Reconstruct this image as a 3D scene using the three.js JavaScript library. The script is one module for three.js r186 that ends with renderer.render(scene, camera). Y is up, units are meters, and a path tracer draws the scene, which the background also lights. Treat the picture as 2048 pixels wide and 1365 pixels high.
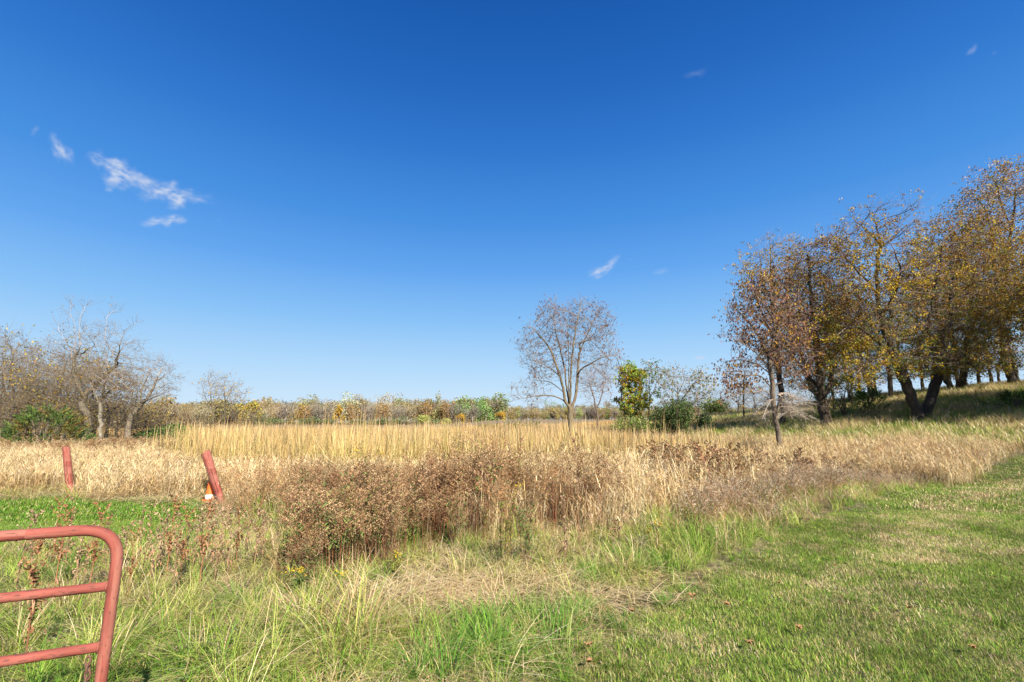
import * as THREE from 'three';

// ---------------------------------------------------------------- camera, sky, sun, exposure
const scene = new THREE.Scene();
const EYE = 1.6, PITCH = 9.81 * Math.PI / 180, FOCAL = 682.5 / Math.tan(36 * Math.PI / 180);
const camera = new THREE.PerspectiveCamera(72, 1024 / 682, 0.1, 6000);
camera.position.set(0, EYE, 0);
camera.rotation.set(PITCH, 0, 0);
const renderer = new THREE.WebGLRenderer({ antialias: true });
renderer.toneMapping = THREE.LinearToneMapping;
renderer.toneMappingExposure = 2.3;
renderer.shadowMap.enabled = true;
const SUN_EL = 36 * Math.PI / 180, ANTI = -29 * Math.PI / 180;          // the sun stands behind the right shoulder
const SUN_DIR = new THREE.Vector3(-Math.sin(ANTI) * Math.cos(SUN_EL), Math.sin(SUN_EL), Math.cos(ANTI) * Math.cos(SUN_EL));
const SUN_STRENGTH = 5, SKY_GAIN = 1 / 2.3;
const sun = new THREE.DirectionalLight(new THREE.Color(1.0, 0.93, 0.82), SUN_STRENGTH);
sun.name = 'sun';
sun.position.copy(SUN_DIR).multiplyScalar(120).add(new THREE.Vector3(0, 0, -30));
sun.target.position.set(0, 0, -30);
sun.castShadow = true;
Object.assign(sun.shadow.camera, { left: -90, right: 90, top: 90, bottom: -90, near: 1, far: 400 });
sun.shadow.mapSize.set(4096, 4096);
scene.add(sun, sun.target);

// ---------------------------------------------------------------- chance, noise, small maths
function rng(seed) { let a = seed >>> 0; return () => { a = (a + 0x6d2b79f5) | 0; let t = Math.imul(a ^ (a >>> 15), 1 | a); t = (t + Math.imul(t ^ (t >>> 7), 61 | t)) ^ t; return ((t ^ (t >>> 14)) >>> 0) / 4294967296; }; }
const clamp = (x, a, b) => Math.min(b, Math.max(a, x)), mix = (a, b, t) => a + (b - a) * t;
const sstep = (a, b, x) => { const t = clamp((x - a) / (b - a), 0, 1); return t * t * (3 - 2 * t); };
const hash2 = (x, y) => { let h = Math.imul(x | 0, 374761393) ^ Math.imul(y | 0, 668265263); h = Math.imul(h ^ (h >>> 13), 1274126177); return ((h ^ (h >>> 16)) >>> 0) / 4294967296; };
function noise(x, y) {
  const i = Math.floor(x), j = Math.floor(y), u = x - i, v = y - j, s = u * u * (3 - 2 * u), t = v * v * (3 - 2 * v);
  return mix(mix(hash2(i, j), hash2(i + 1, j), s), mix(hash2(i, j + 1), hash2(i + 1, j + 1), s), t);
}
function fbm(x, y, n = 4) { let a = 0.5, s = 0, w = 0; for (let i = 0; i < n; i++) { s += a * noise(x, y); w += a; x = x * 2.03 + 17.3; y = y * 2.03 + 9.1; a *= 0.5; } return s / w; }
function table(pairs, x) { if (x <= pairs[0][0]) return pairs[0][1]; for (let i = 1; i < pairs.length; i++) if (x <= pairs[i][0]) { const [a, p] = pairs[i - 1], [b, q] = pairs[i]; return mix(p, q, (x - a) / (b - a)); } return pairs[pairs.length - 1][1]; }
const V = (x, y, z) => new THREE.Vector3(x, y, z);
// the point that the photograph shows at (px, py) of its 2048 x 1365 pixels, at a given depth in front of the camera
function ray(px, py) {
  const u = (px - 1024) / FOCAL, v = (682.5 - py) / FOCAL, c = Math.cos(PITCH), s = Math.sin(PITCH);
  return [u, v * c + s, c - v * s];
}
function at(px, py, depth) { const [x, y, f] = ray(px, py); return V(x / f * depth, EYE + y / f * depth, -depth); }

// ---------------------------------------------------------------- the sky: air and a few shreds of cloud
function makeSky() {
  const W = 4096, H = 2048, data = new Float32Array(W * H * 4);
  const lin = (c) => { c /= 255; return c <= 0.04045 ? c / 12.92 : Math.pow((c + 0.055) / 1.055, 2.4); };
  const stops = [[0, [212, 234, 252]], [2.7, [203, 230, 252]], [6.3, [180, 219, 252]], [11.8, [140, 196, 248]], [17.8, [102, 168, 240]], [23.7, [74, 146, 226]], [31.9, [50, 121, 207]], [38, [38, 105, 191]], [45.8, [28, 91, 174]], [60, [18, 72, 150]], [90, [12, 56, 128]]].map(([e, c]) => [e, c.map(lin)]);
  const chan = [0, 1, 2].map((c) => stops.map(([e, v]) => [e, v[c]]));
  for (let row = 0; row < H; row++) {
    const el = ((row + 0.5) / H - 0.5) * Math.PI, deg = el * 180 / Math.PI, y = Math.sin(el), ce = Math.cos(el);
    const base = chan.map((t) => table(t, Math.max(0, deg)));
    for (let col = 0; col < W; col++) {
      const az = ((col + 0.5) / W - 0.5) * 2 * Math.PI, x = Math.cos(az) * ce, z = Math.sin(az) * ce, o = (row * W + col) * 4;
      if (deg < -1) { const k = 0.3; data[o] = 0.16 * k; data[o + 1] = 0.14 * k; data[o + 2] = 0.07 * k; data[o + 3] = 1; continue; }
      const cs = x * SUN_DIR.x + y * SUN_DIR.y + z * SUN_DIR.z, glow = Math.pow(Math.max(0, cs), 6), halo = Math.pow(Math.max(0, cs), 60);
      for (let c = 0; c < 3; c++) data[o + c] = (base[c] * (1 + 0.35 * glow) + halo * 0.5 + glow * 0.10) * SKY_GAIN;
      data[o + 3] = 1;
    }
  }
  // cloud shreds: centre, half length, half width (photo pixels), tilt, density
  const clouds = [[240, 348, 92, 36, 0.45, 1, 1], [352, 393, 112, 30, 0.22, 1, 2], [298, 372, 60, 22, 0.5, 0.8, 21], [118, 308, 52, 26, 1.0, 0.95, 3], [325, 444, 56, 14, 0.08, 0.9, 4], [68, 262, 16, 12, -0.5, 0.3, 5], [1208, 534, 44, 20, -0.4, 1, 6], [1262, 519, 9, 4, 0, 0.3, 7],
    [1322, 541, 22, 8, -0.3, 0.35, 8], [1398, 719, 24, 7, 0, 0.6, 9], [1395, 741, 30, 6, 0, 0.35, 10], [1394, 146, 34, 12, -0.35, 0.13, 11], [1943, 97, 20, 9, -1.0, 0.3, 12], [1990, 105, 10, 5, 0, 0.1, 13], [945, 768, 60, 4, 0, 0.12, 14],
    [1790, 775, 60, 22, 0, 0.75, 15], [1890, 720, 70, 26, 0, 0.6, 16]];
  for (const [px, py, L, B, tilt, dens, seed] of clouds) {
    const R = L * 1.7, n = Math.ceil(R * 2 / 1.1);
    const [rx, ry, rf] = ray(px, py), len = Math.hypot(rx, ry, rf), el0 = Math.asin(ry / len), az0 = Math.atan2(-rf, rx);
    const spanE = Math.atan(R / FOCAL) * 1.1, spanA = spanE / Math.cos(el0);
    const r0 = Math.floor(((el0 - spanE) / Math.PI + 0.5) * H), r1 = Math.ceil(((el0 + spanE) / Math.PI + 0.5) * H), c0 = Math.floor(((az0 - spanA) / (2 * Math.PI) + 0.5) * W), c1 = Math.ceil(((az0 + spanA) / (2 * Math.PI) + 0.5) * W);
    const ct = Math.cos(tilt), st = Math.sin(tilt), c = Math.cos(PITCH), s = Math.sin(PITCH);
    for (let row = r0; row <= r1; row++) for (let col = c0; col <= c1; col++) {
      const el = ((row + 0.5) / H - 0.5) * Math.PI, az = ((col + 0.5) / W - 0.5) * 2 * Math.PI, x = Math.cos(az) * Math.cos(el), y = Math.sin(el), f = -Math.sin(az) * Math.cos(el);
      const w = f * c + y * s, v = y * c - f * s;                          // the shred's own plane faces the viewer; only its outline needs it
      const qx = 1024 + x / w * FOCAL - px, qy = 682.5 - v / w * FOCAL - py, a = (qx * ct + qy * st), b = (-qx * st + qy * ct);
      const wx = (fbm(a * 0.03 + seed * 31, b * 0.03 + 5, 3) - 0.5) * L * 0.9, wy = (fbm(a * 0.03 + 9, b * 0.03 + seed * 17, 3) - 0.5) * B * 2.2;
      const e = 1 - Math.hypot((a + wx) / L, (b + wy) / B);
      if (e <= 0) continue;
      const n1 = fbm(a * 0.05 + seed * 7.7 + b * 0.03, b * 0.15 + seed * 3.1, 6), n2 = fbm(a * 0.12 + seed, b * 0.4, 4);
      const d = Math.pow(clamp(sstep(0, 1.0, e) * 1.3 * sstep(0.2, 0.85, n1 * 0.65 + n2 * 0.35 + e * 0.08), 0, 1), 1.3) * dens * 0.78, o = (row * W + ((col + W) % W)) * 4;
      const tone = [0.68, 0.74, 0.86];
      for (let k = 0; k < 3; k++) data[o + k] = mix(data[o + k], Math.max(tone[k], data[o + k]) * SKY_GAIN, d);
    }
  }
  const t = new THREE.DataTexture(data, W, H, THREE.RGBAFormat, THREE.FloatType);
  t.mapping = THREE.EquirectangularReflectionMapping; t.magFilter = THREE.LinearFilter; t.minFilter = THREE.LinearFilter; t.needsUpdate = true;
  return t;
}
scene.background = makeSky();
scene.environment = scene.background;

// ---------------------------------------------------------------- objects: names, tags
const taken = new Map();
function numbered(n) { const k = taken.get(n) ?? 0; taken.set(n, k + 1); return k ? n + '_' + String(k).padStart(3, '0') : n; }
function tag(o, label, category, group, kind) { if (label) o.userData.label = label; if (category) o.userData.category = category; if (group) o.userData.group = group; if (kind) o.userData.kind = kind; return o; }
function thing(name, p, turn, label, category, group) { const g = new THREE.Group(); g.name = numbered(name); g.position.copy(p); g.rotation.y = turn || 0; scene.add(g); return tag(g, label, category, group); }
function part(name, geometry, material, parent) { const m = new THREE.Mesh(geometry, material); m.name = name; m.castShadow = m.receiveShadow = true; parent.add(m); return m; }
function copy(src, p, turn, scale, label, group) {
  const c = src.clone(); c.name = numbered(src.name.replace(/_\d{3}$/, '')); scene.add(c); c.position.copy(p); c.rotation.set(0, turn || 0, 0);
  if (scale !== undefined) Array.isArray(scale) ? c.scale.set(...scale) : c.scale.setScalar(scale);
  c.userData = { ...src.userData }; if (label) c.userData.label = label; if (group) c.userData.group = group; else delete c.userData.group;
  return c;
}

// ---------------------------------------------------------------- a mesh collector: blades, leaves, tubes with vertex colours
class MB {
  constructor() { this.p = []; this.n = []; this.c = []; this.i = []; this.uv = []; }
  get count() { return this.p.length / 3; }
  vert(x, y, z, nx, ny, nz, c, u = 0, v = 0) { this.p.push(x, y, z); this.n.push(nx, ny, nz); this.c.push(c[0], c[1], c[2]); this.uv.push(u, v); return this.p.length / 3 - 1; }
  // a grass blade: a tapering strip that leans towards azimuth a and bends over
  blade(x, y, z, a, len, w, lean, bend, c0, c1, segs = 3, tw = 0) {
    const ca = Math.cos(a), sa = Math.sin(a); let tilt = lean, px = 0, py = 0, first = this.count, prev = -1;
    const sx = -Math.sin(a + tw), sz = Math.cos(a + tw);
    for (let k = 0; k <= segs; k++) {
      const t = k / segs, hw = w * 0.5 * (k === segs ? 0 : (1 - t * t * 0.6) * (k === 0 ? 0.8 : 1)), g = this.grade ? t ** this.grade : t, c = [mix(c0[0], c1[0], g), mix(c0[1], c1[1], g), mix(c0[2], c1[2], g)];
      const nx = -Math.cos(tilt) * ca, ny = Math.sin(tilt), nz = -Math.cos(tilt) * sa, X = x + px * ca, Y = y + py, Z = z + px * sa;
      if (k === segs) { const m = this.vert(X, Y, Z, nx, ny, nz, c); this.i.push(prev, prev + 1, m); }
      else {
        const m = this.vert(X - sx * hw, Y, Z - sz * hw, nx, ny, nz, c); this.vert(X + sx * hw, Y, Z + sz * hw, nx, ny, nz, c);
        if (k) this.i.push(prev, prev + 1, m, m, prev + 1, m + 1);
        prev = m;
      }
      const l = len / segs; px += Math.sin(tilt) * l; py += Math.cos(tilt) * l; tilt += bend / segs;
    }
    return first;
  }
  // a leaf: a rhombus folded a little along its midrib; d = direction, s = side
  leaf(p, d, s, len, w, c, fold = 0.25) {
    const n = V().crossVectors(d, s), m = [0.45 * len];
    const a = p, b = V().copy(p).addScaledVector(d, m[0]).addScaledVector(s, w / 2).addScaledVector(n, fold * w), e = V().copy(p).addScaledVector(d, m[0]).addScaledVector(s, -w / 2).addScaledVector(n, fold * w), t = V().copy(p).addScaledVector(d, len);
    const i = this.vert(a.x, a.y, a.z, n.x, n.y, n.z, c); this.vert(b.x, b.y, b.z, n.x, n.y, n.z, c); this.vert(t.x, t.y, t.z, n.x, n.y, n.z, c); this.vert(e.x, e.y, e.z, n.x, n.y, n.z, c);
    this.i.push(i, i + 2, i + 1, i, i + 3, i + 2);
  }
  // a tube through points with radii; ends in a point when the last radius is 0
  tube(pts, radii, sides, c, c1 = c, cap = false, uscale = 1) {
    let prev = -1, ref = Math.abs(pts[1].y - pts[0].y) > 0.7 * pts[1].distanceTo(pts[0]) ? V(1, 0, 0) : V(0, 1, 0), run = 0;
    const A = V(), B = V(), T = V();
    for (let k = 0; k < pts.length; k++) {
      T.subVectors(pts[Math.min(k + 1, pts.length - 1)], pts[Math.max(k - 1, 0)]).normalize();
      A.copy(ref).addScaledVector(T, -ref.dot(T)); if (A.lengthSq() < 1e-6) A.set(T.y, T.z, T.x).addScaledVector(T, -(T.y * T.x + T.z * T.y + T.x * T.z)); A.normalize(); B.crossVectors(T, A); ref = A.clone();
      if (k) run += pts[k].distanceTo(pts[k - 1]);
      const t = k / (pts.length - 1), r = radii[k], q = pts[k], col = [mix(c[0], c1[0], t), mix(c[1], c1[1], t), mix(c[2], c1[2], t)];
      if (r === 0 && k === pts.length - 1) { const m = this.vert(q.x, q.y, q.z, T.x, T.y, T.z, col); for (let s = 0; s < sides; s++) this.i.push(prev + s, prev + s + 1, m); break; }
      let m0 = -1;
      for (let s = 0; s <= sides; s++) {
        const f = s / sides * Math.PI * 2, cx = Math.cos(f), sx = Math.sin(f), nx = A.x * cx + B.x * sx, ny = A.y * cx + B.y * sx, nz = A.z * cx + B.z * sx;
        const m = this.vert(q.x + nx * r, q.y + ny * r, q.z + nz * r, nx, ny, nz, col, s / sides * uscale, run); if (s === 0) m0 = m;
      }
      if (k) for (let s = 0; s < sides; s++) this.i.push(prev + s, prev + s + 1, m0 + s, m0 + s, prev + s + 1, m0 + s + 1);
      if (cap && (k === 0 || k === pts.length - 1)) { const g = k ? 1 : -1, m = this.vert(q.x, q.y, q.z, T.x * g, T.y * g, T.z * g, col); for (let s = 0; s < sides; s++) this.i.push(m, m0 + s, m0 + s + 1); }
      prev = m0;
    }
  }
  geo(flat = false) {
    const g = new THREE.BufferGeometry();
    g.setAttribute('position', new THREE.BufferAttribute(new Float32Array(this.p), 3));
    if (!flat) g.setAttribute('normal', new THREE.BufferAttribute(new Float32Array(this.n), 3));
    g.setAttribute('color', new THREE.BufferAttribute(new Float32Array(this.c), 3));
    g.setAttribute('uv', new THREE.BufferAttribute(new Float32Array(this.uv), 2));
    g.setIndex(this.i);
    return g;
  }
}
const jit = (c, r, k = 0.25) => { const f = 1 + (r() - 0.5) * 2 * k; return [c[0] * f * (1 + (r() - 0.5) * 0.12), c[1] * f, c[2] * f * (1 + (r() - 0.5) * 0.2)]; };
const pick = (list, r) => list[Math.floor(r() * list.length) % list.length];

// ---------------------------------------------------------------- materials
const leafMat = (t = 0.35, color = 0xffffff) => new THREE.MeshPhysicalMaterial({ color, vertexColors: true, roughness: 0.85, side: THREE.DoubleSide, transmission: t, thickness: 0, specularIntensity: 0.2 });
const M = {
  grass: new THREE.MeshPhysicalMaterial({ vertexColors: true, roughness: 0.8, side: THREE.DoubleSide, transmission: 0.3, thickness: 0, specularIntensity: 0.18 }),
  straw: new THREE.MeshPhysicalMaterial({ vertexColors: true, roughness: 0.75, side: THREE.DoubleSide, transmission: 0.22, thickness: 0, specularIntensity: 0.18 }),
  weed: new THREE.MeshPhysicalMaterial({ vertexColors: true, roughness: 0.95, side: THREE.DoubleSide, specularIntensity: 0.15 }),
  leaf: leafMat(0.35), leafDark: leafMat(0.15),
  twig: new THREE.MeshStandardMaterial({ vertexColors: true, roughness: 0.9 }),
};
function barkMaterial(seed, tint, scale = 0.025) {
  const S = 256, d = new Uint8Array(S * S * 4), b = new Uint8Array(S * S * 4);
  for (let y = 0; y < S; y++) for (let x = 0; x < S; x++) {
    const u = x / S, w = Math.min(u, 1 - u), n = fbm(u * 22 + seed, y / S * 5, 4), n2 = fbm(u * 60 + seed * 3, y / S * 24, 3), k = clamp(Math.abs(n - 0.5) * 5, 0, 1) * 0.7 + n2 * 0.3, lic = sstep(0.6, 0.75, fbm(u * 6 + 40, y / S * 6 + seed, 3)), o = (y * S + x) * 4, e = sstep(0, 0.04, w);
    const q = mix(0.5, k, e), t = 0.55 + 0.45 * q;
    d[o] = 255 * clamp(t + lic * 0.1, 0, 1); d[o + 1] = 255 * clamp(t + lic * 0.14, 0, 1); d[o + 2] = 255 * clamp(t * 0.97 + lic * 0.05, 0, 1); d[o + 3] = 255;
    b[o] = b[o + 1] = b[o + 2] = 255 * q; b[o + 3] = 255;
  }
  const mk = (a, srgb) => { const t = new THREE.DataTexture(a, S, S); t.wrapS = t.wrapT = THREE.RepeatWrapping; t.magFilter = THREE.LinearFilter; t.repeat.set(1, 0.6); if (srgb) t.colorSpace = THREE.SRGBColorSpace; t.needsUpdate = true; return t; };
  return new THREE.MeshStandardMaterial({ vertexColors: true, color: tint ?? 0xffffff, roughness: 0.95, map: mk(d, true), bumpMap: mk(b), bumpScale: scale });
}
M.bark = barkMaterial(3); M.barkPale = barkMaterial(11, undefined, 0.012);

// ---------------------------------------------------------------- the land
const LAWN_EDGE = [[-3, 1.4], [-0.6, 2.2], [0.195, 3.2], [0.83, 4.05], [2.42, 5.65], [5.7, 8.5], [7.9, 10.3], [12.5, 14.2], [17.8, 17.7], [24, 20.5], [40, 23], [80, 26]];
const lawnEdge = (x) => table(LAWN_EDGE, x);                              // the mown grass lies on this side of that depth
const HILL = [[15, 0], [22, 0.05], [26, 0.35], [32, 1.15], [36, 1.75], [42, 2.6], [46, 3.4], [52, 4.3], [60, 5.0], [80, 5.3], [110, 5]];
const hillAxis = (x, d) => x * 0.9 + (d < 36 ? d : 36 + (d - 36) * 0.25) * 0.43;
function height(x, d) {
  const s = hillAxis(x, d) + (noise(x * 0.08 + 3, d * 0.08) - 0.5) * 2.4;
  let hill = table(HILL, s) * (1 - sstep(42, 90, d)) * sstep(4, 16, x) ;
  const marsh = sstep(11, 17, d + x * 0.05) * (1 - sstep(46, 62, d)) * (1 - sstep(19, 27, s)) * (1 - sstep(2, 12, lawnEdge(x) + 4 - d));
  const far = table([[48, 0], [72, 0.9], [130, 1.9], [210, 2.7], [320, 3.2], [600, 5], [3000, 9]], d + Math.abs(x) * 0.15) * mix(0.22, 1, sstep(-0.2, 0.02, x / Math.max(d, 1)));
  const rough = (fbm(x * 0.5, d * 0.5, 3) - 0.5) * 0.16 * sstep(2, 6, d) * (d < lawnEdge(x) ? 0.35 : 1);
  return hill - 0.62 * marsh + far + rough;
}
const P = (x, d, up = 0) => V(x, height(x, d) + up, -d);
const inStrip = (x, d) => x < -0.58 * d + (noise(d * 1.4, 5) - 0.5) * 1.2 && d > 6.5 + (noise(x, 7) - 0.5) * 0.9 && d < 10.1 + (x + 7) * -0.1 + (noise(x * 0.8, 3) - 0.5) * 0.7;
const lawnMask = (x, d) => d < lawnEdge(x) + (noise(x * 1.3, d * 1.3) - 0.5) * 0.55;
function ground() {
  const pos = [], col = [], uv = [], idx = [], NA = 150, rows = [];
  let d = -30; while (d < 2600) { rows.push(d); d += d < 1 ? 3 : clamp(Math.abs(d) * 0.045, 0.22, 200); }
  for (const dd of rows) for (let a = 0; a <= NA; a++) {
    const t = (a / NA - 0.5) * 2, x = t * Math.abs(t) ** 0.35 * (Math.max(dd, 12) * 1.6 + 26), y = dd > 0 ? height(x, dd) : height(x, 0.1);
    pos.push(x, y, -dd); uv.push(x / 2.3, dd / 2.3);
    const n = fbm(x * 0.7, dd * 0.7, 4), m = fbm(x * 0.13 + 50, dd * 0.13, 3);
    let c;
    if (dd > 52) { const f = fbm(x * 0.02, dd * 0.05, 3); c = [mix(0.46, 0.38, f), mix(0.34, 0.285, f), mix(0.2, 0.15, f)]; }
    else if (lawnMask(x, dd) || inStrip(x, dd)) c = [mix(0.12, 0.2, n), mix(0.16, 0.19, n), mix(0.035, 0.07, n)];
    else c = [mix(0.2, 0.34, n), mix(0.17, 0.27, n), mix(0.07, 0.13, m)];
    col.push(...c);
  }
  for (let r = 0; r + 1 < rows.length; r++) for (let a = 0; a < NA; a++) { const i = r * (NA + 1) + a; idx.push(i, i + 1, i + NA + 1, i + 1, i + NA + 2, i + NA + 1); }
  const g = new THREE.BufferGeometry();
  g.setAttribute('position', new THREE.Float32BufferAttribute(pos, 3)); g.setAttribute('color', new THREE.Float32BufferAttribute(col, 3)); g.setAttribute('uv', new THREE.Float32BufferAttribute(uv, 2)); g.setIndex(idx); g.computeVertexNormals();
  const S = 512, a = new Uint8Array(S * S * 4), b = new Uint8Array(S * S * 4), r = rng(5);
  const wrapped = (x, y, k) => { const u = x / S, v = y / S, f = (p, q) => fbm(p * k, q * k, 4), wu = sstep(0.8, 1, u), wv = sstep(0.8, 1, v); return mix(mix(f(u, v), f(u - 1, v), wu), mix(f(u, v - 1), f(u - 1, v - 1), wu), wv); };
  for (let y = 0; y < S; y++) for (let x = 0; x < S; x++) { const n = wrapped(x, y, 40), m = wrapped(x, y, 6), o = (y * S + x) * 4, t = clamp(0.35 + n * 0.7 + (m - 0.5) * 0.5, 0, 1); a[o] = 255 * t; a[o + 1] = 250 * t; a[o + 2] = 235 * t; a[o + 3] = 255; b[o] = b[o + 1] = b[o + 2] = 255 * n; b[o + 3] = 255; }
  for (let k = 0; k < 5000; k++) { let x = r() * S, y = r() * S; const an = r() * 6.28, l = 6 + r() * 16, br = 0.7 + r() * 0.6; for (let q = 0; q < l; q++) { x += Math.cos(an); y += Math.sin(an); const o = (((y | 0) + S) % S * S + ((x | 0) + S) % S) * 4; for (let c = 0; c < 3; c++) a[o + c] = clamp(a[o + c] * br + (br > 1 ? 25 : 0), 0, 255); b[o] = b[o + 1] = b[o + 2] = 220; } }
  const mk = (q, srgb) => { const t = new THREE.DataTexture(q, S, S); t.wrapS = t.wrapT = THREE.RepeatWrapping; t.magFilter = THREE.LinearFilter; if (srgb) t.colorSpace = THREE.SRGBColorSpace; t.needsUpdate = true; return t; };
  const m = new THREE.Mesh(g, new THREE.MeshStandardMaterial({ vertexColors: true, roughness: 1, map: mk(a, true), bumpMap: mk(b), bumpScale: 0.03 }));
  m.name = 'ground'; m.receiveShadow = true; scene.add(m);
  tag(m, 'uneven meadow and marsh ground rising to a wooded slope on the right', null, null, 'structure');
}
ground();

// ---------------------------------------------------------------- scattered ground cover: tufts in a few variants, set out by density
function seen(x, d) { return d > 1.5 && Math.abs(x) < d * 1.16 + 1.6; }
// visits jittered points: perM2(d) points per square metre between depths d0 and d1
function scatter(seed, d0, d1, perM2, fn, xa = -Infinity, xb = Infinity) {
  const r = rng(seed);
  for (let d = d0; d < d1;) {
    const s = 1 / Math.sqrt(perM2(d)), w = d * 1.16 + 1.6, a = Math.max(-w, xa), b = Math.min(w, xb);
    for (let x = a; x < b; x += s) { const X = x + r() * s, D = d + r() * s; if (D < d1) fn(X, D, r); }
    d += s;
  }
}
function stuff(name, label, category, protos, material, list) {
  const root = new THREE.Group(); root.name = numbered(name); tag(root, label, category, null, 'stuff'); scene.add(root);
  const q = new THREE.Quaternion(), e = new THREE.Euler(), m4 = new THREE.Matrix4(), color = new THREE.Color();
  protos.forEach((geo, k) => {
    const mine = list.filter((t) => t.v % protos.length === k); if (!mine.length) return;
    const im = new THREE.InstancedMesh(geo, material, mine.length); im.name = 'tuft'; im.castShadow = im.receiveShadow = true; im.userData.kind = 'stuff';
    mine.forEach((t, i) => {
      q.setFromEuler(e.set(t.tx || 0, t.turn, t.tz || 0));
      im.setMatrixAt(i, m4.compose(V(t.x, t.y, -t.d), q, V(t.s, t.s * (t.sy || 1), t.s))); im.setColorAt(i, color.setRGB(...(t.c || [1, 1, 1])));
    });
    root.add(im);
  });
  return root;
}

// ---------------------------------------------------------------- ground cover prototypes
const STRAW = [[0.60, 0.45, 0.23], [0.66, 0.52, 0.29], [0.54, 0.38, 0.18], [0.70, 0.58, 0.36], [0.45, 0.32, 0.16]];
const GREEN = [[0.13, 0.26, 0.025], [0.17, 0.29, 0.03], [0.10, 0.21, 0.025], [0.21, 0.31, 0.04], [0.27, 0.34, 0.06]];
const LIME = [[0.31, 0.41, 0.065], [0.42, 0.46, 0.10], [0.25, 0.38, 0.055], [0.49, 0.47, 0.15]];
const BROWN = [[0.29, 0.16, 0.075], [0.35, 0.2, 0.095], [0.23, 0.12, 0.055], [0.41, 0.26, 0.13], [0.27, 0.17, 0.09]];
const MAUVE = [[0.27, 0.21, 0.14], [0.34, 0.275, 0.19], [0.21, 0.155, 0.1], [0.42, 0.345, 0.25]];
const dim = (c, k) => [c[0] * k, c[1] * k, c[2] * k];
function variants(n, seed, make) { const out = []; for (let k = 0; k < n; k++) { const m = new MB(); make(m, rng(seed * 100 + k), k); out.push(m.geo()); } return out; }
// short mown turf
const turf = (seed, pal, n, len, w, rad, dry = 0.12) => variants(4, seed, (m, r) => {
  for (let k = 0; k < n; k++) {
    const q = Math.sqrt(r()) * rad, f = r() * 6.283, c = jit(r() < dry ? pick(STRAW, r) : pick(pal, r), r, 0.3);
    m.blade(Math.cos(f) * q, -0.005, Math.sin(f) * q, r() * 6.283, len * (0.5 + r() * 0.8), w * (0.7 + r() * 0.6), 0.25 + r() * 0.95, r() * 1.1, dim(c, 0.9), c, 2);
  }
});
// long bending grass; comb = how far the tuft is swept one way
const longGrass = (seed, pal, n, len, w, rad, lean, bend, comb, segs = 4, tip = 1.1) => variants(5, seed, (m, r) => {
  for (let k = 0; k < n; k++) {
    const q = Math.sqrt(r()) * rad, f = r() * 6.283, a = r() < comb ? (r() - 0.5) * 1.5 : f + (r() - 0.5) * 1.6, c = jit(pick(pal, r), r, 0.28);
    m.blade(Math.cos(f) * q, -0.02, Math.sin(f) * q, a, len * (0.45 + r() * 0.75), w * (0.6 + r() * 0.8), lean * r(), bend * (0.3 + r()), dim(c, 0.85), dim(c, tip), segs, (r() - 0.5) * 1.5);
  }
});
// dry canary-grass: upright stems with drooping curled blades all the way up
const canary = (seed, pal, n, len, rad, wide = 1) => variants(5, seed, (m, r) => {
  for (let k = 0; k < n; k++) {
    const q = Math.sqrt(r()) * rad, f = r() * 6.283, a = r() * 6.283, L = len * (0.4 + r() * 0.7), c = jit(pick(pal, r), r, 0.25), x = Math.cos(f) * q, z = Math.sin(f) * q, lean = r() * 0.35, bend = r() * 0.5;
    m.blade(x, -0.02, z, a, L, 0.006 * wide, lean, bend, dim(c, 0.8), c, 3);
    for (let j = 0; j < 4; j++) {
      const t = 0.2 + r() * 0.75, tl = lean + bend * t * 0.5, c2 = jit(c, r, 0.25);
      m.blade(x + Math.cos(a) * Math.sin(tl) * L * t, Math.cos(tl) * L * t, z + Math.sin(a) * Math.sin(tl) * L * t, r() * 6.283, 0.1 + r() * 0.2, 0.009 * wide * (0.6 + r() * 0.7), 0.2 + r() * 0.9, 0.5 + r() * 1.7, c2, dim(c2, 1.08), 3, (r() - 0.5) * 2);
    }
  }
});
// cattail leaves: straight, tall, green at the foot and tan-gold at the top
const cattail = (seed, n, wide) => variants(6, seed, (m, r) => {
  for (let k = 0; k < n; k++) {
    const q = Math.sqrt(r()) * 0.34, f = r() * 6.283, L = 1.25 + Math.pow(r(), 1.6) * 1.2, foot = r() < 0.4 ? [0.30, 0.33, 0.07] : r() < 0.4 ? [0.46, 0.37, 0.13] : r() < 0.6 ? [0.19, 0.25, 0.05] : [0.10, 0.15, 0.035], gold = jit(pick([[0.68, 0.44, 0.225], [0.7, 0.5, 0.28], [0.6, 0.385, 0.2], [0.72, 0.56, 0.35], [0.42, 0.275, 0.14]], r), r, 0.18);
    const x = Math.cos(f) * q, z = Math.sin(f) * q, a = r() * 6.283, ln = r() * 0.2, mid = [mix(foot[0], gold[0], 0.35), mix(foot[1], gold[1], 0.3), mix(foot[2], gold[2], 0.3)];
    // two runs, so that the leaf turns colour half way up
    const L1 = L * 0.5, own = r() < 0.2 ? [mix(foot[0], gold[0], 0.4), mix(foot[1], gold[1], 0.4), mix(foot[2], gold[2], 0.4)] : gold; m.grade = 1.5; m.blade(x, -0.05, z, a, L, wide * (0.6 + r() * 0.6), ln, r() * 0.25 + (r() < 0.14 ? 1.4 : 0), foot, own, 5, (r() - 0.5) * 2);
    if (r() < 0.3) m.blade(x + 0.02, L1 * 0.2, z, a + 2, L * 0.7, wide, ln + 0.1, 0.4 + r(), mid, gold, 4);
  }
});
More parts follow.
